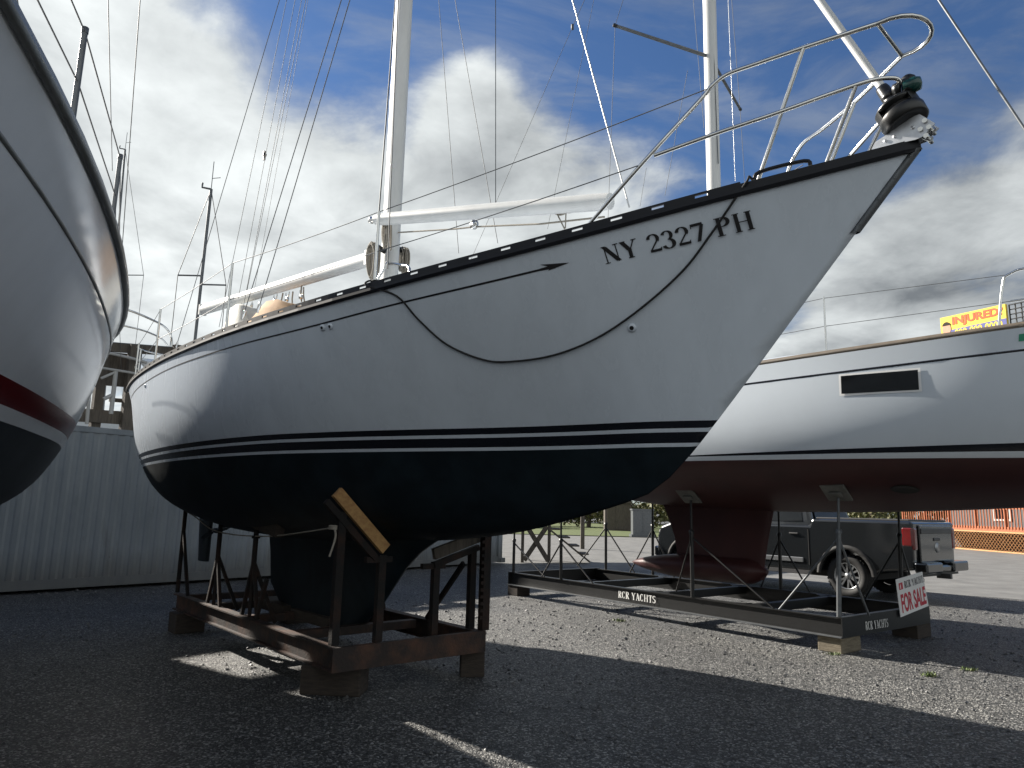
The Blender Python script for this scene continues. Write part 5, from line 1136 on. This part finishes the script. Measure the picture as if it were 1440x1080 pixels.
for s_ in (1,-1):
    for x in (1.98,3.02,4.28): mb=MB(); mb.box(TK(x,s_*.985,.90),(.012,.02,.74),AX); mb.build('door_gap','rubber',tr)
    for x in (2.9,3.95):
        mb=MB(); mb.box(TK(x-.62,s_*1.005,1.14),(.2,.04,.03),AX); mb.build('door_handle','carplastic',tr,bevel=.008)
    mb=MB(); mb.box(TK(3.1,s_*.995,.66),(2.1,.03,.10),AX); mb.build('side_moulding','rim',tr,bevel=.01)
    mb=MB(); mb.box(TK(4.15,s_*1.13,1.40),(.12,.20,.17),AX); mb.bar(TK(4.18,s_*.93,1.32),TK(4.15,s_*1.08,1.36),.05,.04); mb.build('wing_mirror','carplastic',tr,bevel=.03)
    for wx in (wr,wf):
        A_=[TK(wx+r_*math.cos(t),s_*yy,.42+.95*r_*math.sin(t)) for t in np.linspace(.05,math.pi-.05,14) for r_,yy in ((.50,.985),(.50,1.03),(.57,1.02),(.585,.985))]
        mb=MB(); mb.add(A_,[(4*i+j,4*i+4+j,4*i+5+j,4*i+1+j) for i in range(13) for j in range(3)],0,True); mb.build('wheel_flare','rubber',tr)
        w_=MB(); c=TK(wx,s_*.84,.415); ax_=ly*s_
        w_.lathe(c,ax_,[(-.13,.26),(-.14,.37),(-.11,.41),(-.04,.417),(.04,.417),(.11,.41),(.14,.37),(.13,.27),(.11,.265)],36,0); 
        for k in range(36):
            a=2*math.pi*k/36; dd=fx*math.cos(a)+arr((0,0,1))*math.sin(a); w_.box(c+dd*.418,(.02,.2,.035),np.array([dd,ax_,np.cross(dd,ax_)]),0)
        ty=w_.build('wheel','rubber',tr)
        w_=MB(); w_.lathe(c,ax_,[(.12,.262),(.10,.245),(.02,.235),(.0,.1),(.0,0)],30,1); 
        for k in range(6):
            a=2*math.pi*k/6+.3; dd=fx*math.cos(a)+arr((0,0,1))*math.sin(a); pp=np.cross(dd,ax_)
            for q_ in (-1,1): w_.bar(c+dd*.04+ax_*.075,c+dd*.245+ax_*.095+pp*.055*q_,.035,.03,up=ax_,mi=0)
        w_.lathe(c+ax_*.07,ax_,[(0,.07),(.03,.06),(.035,0)],16,0); w_.lathe(c,ax_,[(.128,.262),(.13,.245),(.10,.24)],30,0); r2_=w_.build('rim',['rim','rubber'],ty)
    # lamps
    mb=MB(); mb.box(TK(.02,s_*.90,1.13),(.08,.15,.42),AX); mb.box(TK(.10,s_*.965,1.16),(.20,.06,.36),AX); mb.build('tail_lamp','redlamp',tr,bevel=.03)
    mb=MB(); mb.box(TK(5.68,s_*.83,.98),(.24,.26,.26),AX,0); mb.box(TK(5.56,s_*.95,1.0),(.12,.06,.14),AX,1); mb.build('headlight',['clearlamp','amber'],tr,bevel=.03)
mb=MB(); mb.box(TK(-.012,0,1.05),(.04,1.56,.70),AX); mb.build('tailgate','carpaint',tr,bevel=.02)
mb=MB(); mb.box(TK(-.036,0,1.26),(.03,1.50,.10),AX,0); mb.box(TK(-.036,0,1.12),(.02,.3,.06),AX,0); mb.build('tailgate_trim','carplastic',tr,bevel=.01)
mb=MB(); mb.lathe(TK(-.033,0,.98),-fx,[(0,.10),(.012,.09),(.014,0)],20); mb.build('round_badge','rim',tr)
mb=MB(); mb.box(TK(-.10,.63,.66),(.24,.74,.20),AX); mb.box(TK(-.10,-.63,.66),(.24,.74,.20),AX); mb.box(TK(-.09,0,.64),(.18,.6,.12),AX); mb.build('rear_bumper','chrome',tr,bevel=.035)
mb=MB(); mb.box(TK(-.12,0,.50),(.25,.09,.09),AX); mb.box(TK(-.02,0,.56),(.12,1.7,.10),AX); mb.build('hitch','carplastic',tr)
mb=MB(); mb.box(TK(5.86,0,.62),(.22,1.92,.24),AX); mb.build('front_bumper','chrome',tr,bevel=.04)
mb=MB(); mb.box(TK(5.83,0,.96),(.06,1.35,.34),AX); mb.build('grille','carplastic',tr,bevel=.02)
mb=MB(); mb.box(TK(2.9,0,.45),(4.2,1.3,.2),AX); mb.box(TK(wr,0,.4),(.12,1.5,.14),AX); mb.box(TK(wf,0,.4),(.12,1.5,.14),AX); mb.build('chassis','rubber',tr)
# ================================================================== HOUSE DECK at right
q0_=arr((24.0,44.0,0));q1_=arr((25.2,27.5,0)); ed=(q1_-q0_);LE=np.linalg.norm(ed);ed/=LE; en=arr((-ed[1],ed[0],0)) # into the house
if en[0]<0: en=-en
EA=np.array([ed,en,(0,0,1)])
def EP(a,b_,z): return q0_+ed*a+en*b_+arr((0,0,z))
dk=thing('house','grey sided house with an orange railed timber porch on tan lattice','house',EP(LE/2,4,0))
mb=MB(); mb.box(EP(LE/2,1.4,1.10),(LE,2.9,.12),EA); mb.build('porch_floor','redwood',dk)
mb=MB(); mb.box(EP(LE/2,-.03,2.27),(LE,.14,.05),EA); mb.box(EP(LE/2,-.0,2.18),(LE,.05,.10),EA); mb.box(EP(LE/2,0,1.22),(LE,.05,.10),EA); mb.build('hand_rail','redwood',dk)
bal=None; nb=int(LE/.205)
for i in range(nb):
    if bal is None:
        mb=MB(); mb.box(EP(.1,-.045,1.67),(.04,.04,1.1),EA); bal=mb.build('baluster','redwood',dk)
    else:
        c=bal.copy(); COL.objects.link(c); c.location=tuple(float(x) for x in ed*.205*i)
for i in range(9):
    mb=MB(); mb.box(EP(.06+i*(LE-.12)/8,0.02,1.7),(.13,.10,1.22),EA); mb.build('porch_post','redwood',dk)
mb=MB(); sp_=.22; z0,z1=.05,1.0
n_=int((LE+1)/sp_)
for lay,sg_ in ((0,1),(1,-1)):
    for i in range(n_):
        a0=-.8+i*sp_; a=[(a0,z0),(a0+(z1-z0),z1)] if sg_>0 else [(a0+(z1-z0),z0),(a0,z1)]
        (xa,za),(xb,zb_)=a
        if xa<0 or xb<0 or xa>LE or xb>LE: continue
        mb.bar(EP(xa,-.02-.008*lay,za),EP(xb,-.02-.008*lay,zb_),.008,.055,up=en)
for z in (z0,z1): mb.box(EP(LE/2,-.035,z),(LE,.02,.07),EA)
mb.build('lattice_skirt','lattice',dk)
mb=MB(); mb.box(EP(LE/2,5.3,2.2),(LE-.4,5.0,4.4),EA); mb.build('wall','sill',dk)
mb=MB(); mb.prism([(-3.0,4.4),(0,6.2),(3.0,4.4)],EP(LE/2,5.3,0),en,(0,0,1),LE+.4); mb.build('roof','blockwood',dk)
for a,w_ in ((4.6,1.1),(11.4,1.6)):
    mb=MB()
    for da in (-w_/2-.05,w_/2+.05): mb.box(EP(a+da,2.76,2.35),(.11,.06,1.6),EA)
    for z in (1.6,3.1): mb.box(EP(a,2.755,z),(w_+.2,.06,.11),EA)
    wf_=mb.build('window_frame','trim',dk); mb=MB(); mb.box(EP(a,2.785,2.35),(w_,.02,1.4),EA); mb.build('window_pane','glass',wf_)
# ================================================================== BILLBOARD
bbp=[(1322,449.5),(1412,425),(1419,468),(1322,492)]; D_=58
a0=at_y(1322,449.5,D_); b0=at_y(1413,425,D_-4.5); b0[2]=a0[2]*.5+b0[2]*.5; a0[2]=b0[2]; axb=b0-a0; Lb=np.linalg.norm(axb); axb/=Lb; hb=Lb*.47; nb_=np.cross(axb,(0,0,1))*1.0
if nb_[1]>0: nb_=-nb_
print('billboard',a0,b0,Lb)
bb_=thing('billboard','yellow and blue roadside billboard reading INJURED above the rail of the right sailboat','billboard',arr((*(a0+axb*Lb/2)[:2],0)))
def BP(x,z,off=0): return a0+axb*x+arr((0,0,z-hb))+nb_*off
mb=MB(); mb.box(BP(Lb/2,hb/2,-.15),(Lb,.3,hb),np.array([axb,nb_,(0,0,1)])); mb.build('panel','yellow',bb_)
mb=MB(); mb.add([BP(0,0,.012),BP(Lb,0,.012),BP(Lb,hb*.52,.012),BP(Lb*.15,hb*.50,.012),BP(0,hb*.42,.012)],[(0,1,2,3,4)]); mb.build('blue_field','blueprint',bb_)
vs,fs=font_mesh('INJURED?',.04); mb=MB(); mb.add([BP(Lb*(.19+.77*x),hb*(.58+.36*y),.02) for x,y in vs],fs); mb.build('red_lettering','redprint',bb_)
vs,fs=font_mesh('800-800-0000',.03); mb=MB(); mb.add([BP(Lb*(.22+.72*x),hb*(.22+.26*y),.02) for x,y in vs],fs); mb.build('phone_number','yellow',bb_)
mb=MB(); n_=18; c=(.095,.56); mb.add([BP(Lb*c[0]+hb*.15*math.cos(t),hb*c[1]+hb*.20*math.sin(t),.03) for t in np.linspace(0,6.283,n_,endpoint=False)],[tuple(range(n_))]); mb.add([BP(Lb*c[0]+hb*.16*math.cos(t),hb*(c[1]+.05)+hb*.2*math.sin(t),.035) for t in np.linspace(.35,math.pi-.35,10)],[tuple(range(10))],1); mb.add([BP(Lb*c[0]+x*hb,hb*(c[1]+y),.034) for x,y in ((-.25,-.42),(.25,-.42),(.16,-.2),(-.16,-.2))],[(0,1,2,3)],2); mb.build('portrait',['skin','blockwood','navy'],bb_)
mb=MB()
for x in (.2,.5,.8): q=BP(Lb*x,0,-.5); g_=q.copy(); g_[2]=0; mb.bar(g_,q+arr((0,0,hb)),.3,.3)
for i in range(5):
    z=-.2-i*.0; 
mb.build('support_post','blksteel',bb_)
mb=MB(); 
for i in range(5): mb.bar(BP(Lb+.15,hb*(.95-.16*i),-.2),BP(Lb+2.3,hb*(.95-.16*i),-.2),.07,.07)
for i in range(6): mb.bar(BP(Lb+.15+.43*i,hb*.1,-.26),BP(Lb+.15+.43*i,hb*.98,-.26),.07,.07)
mb.build('catwalk_frame','blksteel',bb_)
# ================================================================== STAIRS, POSTS, TREES
YS=22.
st=thing('wooden_stairs','small flight of weathered wooden stairs behind the left end of the black cradle','stairs',arr((*at_y(785,790,YS)[:2],0)))
def SP(x,y,off=0): return at_y(x,y,YS+off)
for off in (0,1.0):
    mb=MB(); mb.bar(SP(745,722,off),SP(829,790,off),.05,.26,up=(0,1,0)); mb.build('stringer','oldwood',st)
s_a=SP(750,722);s_b=SP(828,792)
for i in range(6):
    p=lerp(s_a,s_b,(i+.5)/6); mb=MB(); mb.box(p+arr((0.0,.5,.14)),(.27,1.1,.04)); mb.build('tread','oldwood',st)
for x in (736,773):
    for off in (-.06,1.06): mb=MB(); t_=SP(x,712,off); q=t_.copy();q[2]=0; mb.bar(q,t_,.10,.09); mb.build('post','oldwood',st)
mb=MB(); mb.bar(SP(737,788,-.12),SP(768,742,-.12),.14,.04,up=(0,1,0)); mb.bar(SP(741,740,-.17),SP(771,789,-.17),.14,.04,up=(0,1,0)); mb.build('cross_brace','oldwood',st)
mb=MB(); mb.box(lerp(SP(736,712),SP(750,712),.5)+arr((0,.5,0)),(.9,1.2,.08)); mb.build('landing','oldwood',st)
def post(x,yb,h_,r_,m,name,label,cat,grp=None):
    P=at_z(x,yb,0); mb=MB(); mb.box(P+arr((0,0,h_/2)),(r_,r_,h_)); mono(name,mb,m,label,cat,P,grp,bevel=.01)
post(819,772,2.3,.16,'oldwood','yard_post','square weathered post just past the foot of the wooden stairs','post')
P=at_z(903,737,0); P=P*(46/P[1]); P[2]=0; mb=MB(); mb.box(P+arr((0,0,.9)),(1.3,.8,1.5)); mb.box(P+arr((0,0,1.7)),(1.4,.9,.1)); mb.box(P+arr((0,-.42,.9)),(.04,.03,1.3)); mb.box(P+arr((0,0,.08)),(1.5,1.0,.16)); mono('utility_cabinet',mb,'galv','grey metal utility cabinet at the far grass edge, left of the truck front','cabinet',P)
P=arr((9.0,60,0)); mb=MB(); mb.box(P+arr((0,0,1.1)),(2.0,2,2.2)); mb.prism([(-1.2,2.2),(0,2.8),(1.2,2.2)],P,(1,0,0),(0,0,1),2.3); mb.box(P+arr((.2,-1.02,1.1)),(.9,.04,2.0)); mono('garden_shed',mb,'oldwood','small weathered shed in front of the far trees','shed',P)
def tree(P,h_,rw,seed,label,n=2400):
    r_=np.random.default_rng(seed); t=thing('tree',label,'tree',P,'trees beyond the lawn'); mb=MB(); top=P+arr((r_.uniform(-.3,.3),0,h_*.8)); mb.tube([P,lerp(P,top,.3)+arr((.1,0,0)),lerp(P,top,.6),top],[.22,.17,.11,.03],7)
    cl=[]
    for k in range(11):
        a=r_.uniform(0,6.28); z=h_*r_.uniform(.03,.9); rr_=rw*r_.uniform(.35,.95)*(1-.5*abs(z/h_-.45)); e=P+arr((rr_*math.cos(a),rr_*math.sin(a),z)); s_=P+arr((0,0,z*.6)); mb.tube([s_,lerp(s_,e,.5)+arr((0,0,.2)),e],[.07,.05,.02],5); cl.append((e,rw*r_.uniform(.3,.55)))
    mb.build('trunk','barkk',t); mb=MB(); 
    for i in range(n):
        c,rr_=cl[r_.integers(len(cl))]; d_=r_.normal(size=3); d_/=np.linalg.norm(d_); q=c+d_*rr_*r_.random()**.45*arr((1,1,.8)); u_=r_.normal(size=3);u_/=np.linalg.norm(u_); w_=np.cross(u_,d_);w_/=np.linalg.norm(w_)+1e-9; s_=.10+.10*r_.random()
        q[2]=max(q[2],.05); mb.add([q-u_*s_,q+w_*s_*.6,q+u_*s_,q-w_*s_*.6],[(0,1,2,3)])
    mb.build('crown','leaf',t)
mb=MB(); rw_=np.random.default_rng(5)
for i in range(15000):
    x=rw_.uniform(-70,130); hh_=4.5+1.5*math.sin(x*.23)+1.2*math.sin(x*.61+1); z=hh_*rw_.random()**.8; q=arr((x,rw_.uniform(92,98),z+.05)); u_=rw_.normal(size=3);u_/=np.linalg.norm(u_);v_=rw_.normal(size=3);v_=np.cross(u_,v_);v_/=np.linalg.norm(v_); s_=rw_.uniform(.3,.6)
    q[2]=max(q[2],.6); mb.add([q-u_*s_,q+v_*s_*.6,q+u_*s_,q-v_*s_*.6],[(0,1,2,3)])
o=mb.build('far_woods','leaf'); tag(o,'far belt of autumn scrub and trees closing the view behind the lawn','woods',kind='stuff')
tl_=['leftmost bushy tree','second bushy tree from the left','third bushy tree from the left','tall tree behind the utility cabinet','tree over the truck front','yellowing tree right of the shed','tree near the house end','rightmost tree']
for i,(x,y,h_,rw) in enumerate(((-1,66,6,3.0),(3.5,71,7,3.2),(7.5,68,5.5,2.6),(12,72,7.5,3.4),(16.5,66,5,2.6),(20,74,7,3.4),(28,70,7,3.5),(36,72,8,3.5))):
    tree(arr((x,y,0)),h_,rw,i+3,tl_[i]+' in the row beyond the far lawn')
def weed(x,y,h_,seed,label):
    P=at_z(x,y,0); r_=np.random.default_rng(seed); mb=MB()
    for i in range(60):
        a=r_.uniform(0,6.28); q=P+arr((r_.normal()*h_*.9,r_.normal()*h_*.5,0)); l=h_*r_.uniform(.4,1); d_=arr((math.cos(a)*.7,math.sin(a)*.7,1))*l; s_=arr((-math.sin(a),math.cos(a),0))*h_*.12
        mb.add([q-s_*.4,q+d_*.5-s_,q+d_,q+d_*.5+s_,q+s_*.4],[(0,1,2,3,4)])
    mono('weed',mb,'weed',label,'weed',P,'weeds in the gravel')
weed(1308,951,.055,1,'largest green weed tuft growing in the sunlit gravel below the for sale sign'); weed(1362,943,.045,2,'smaller flat weed tuft to the right of the largest one'); weed(872,874,.05,3,'thin grassy weed in the sunlit gravel below the stencilled side beam'); weed(1172,921,.04,4,'weed tuft against the pale timber block')
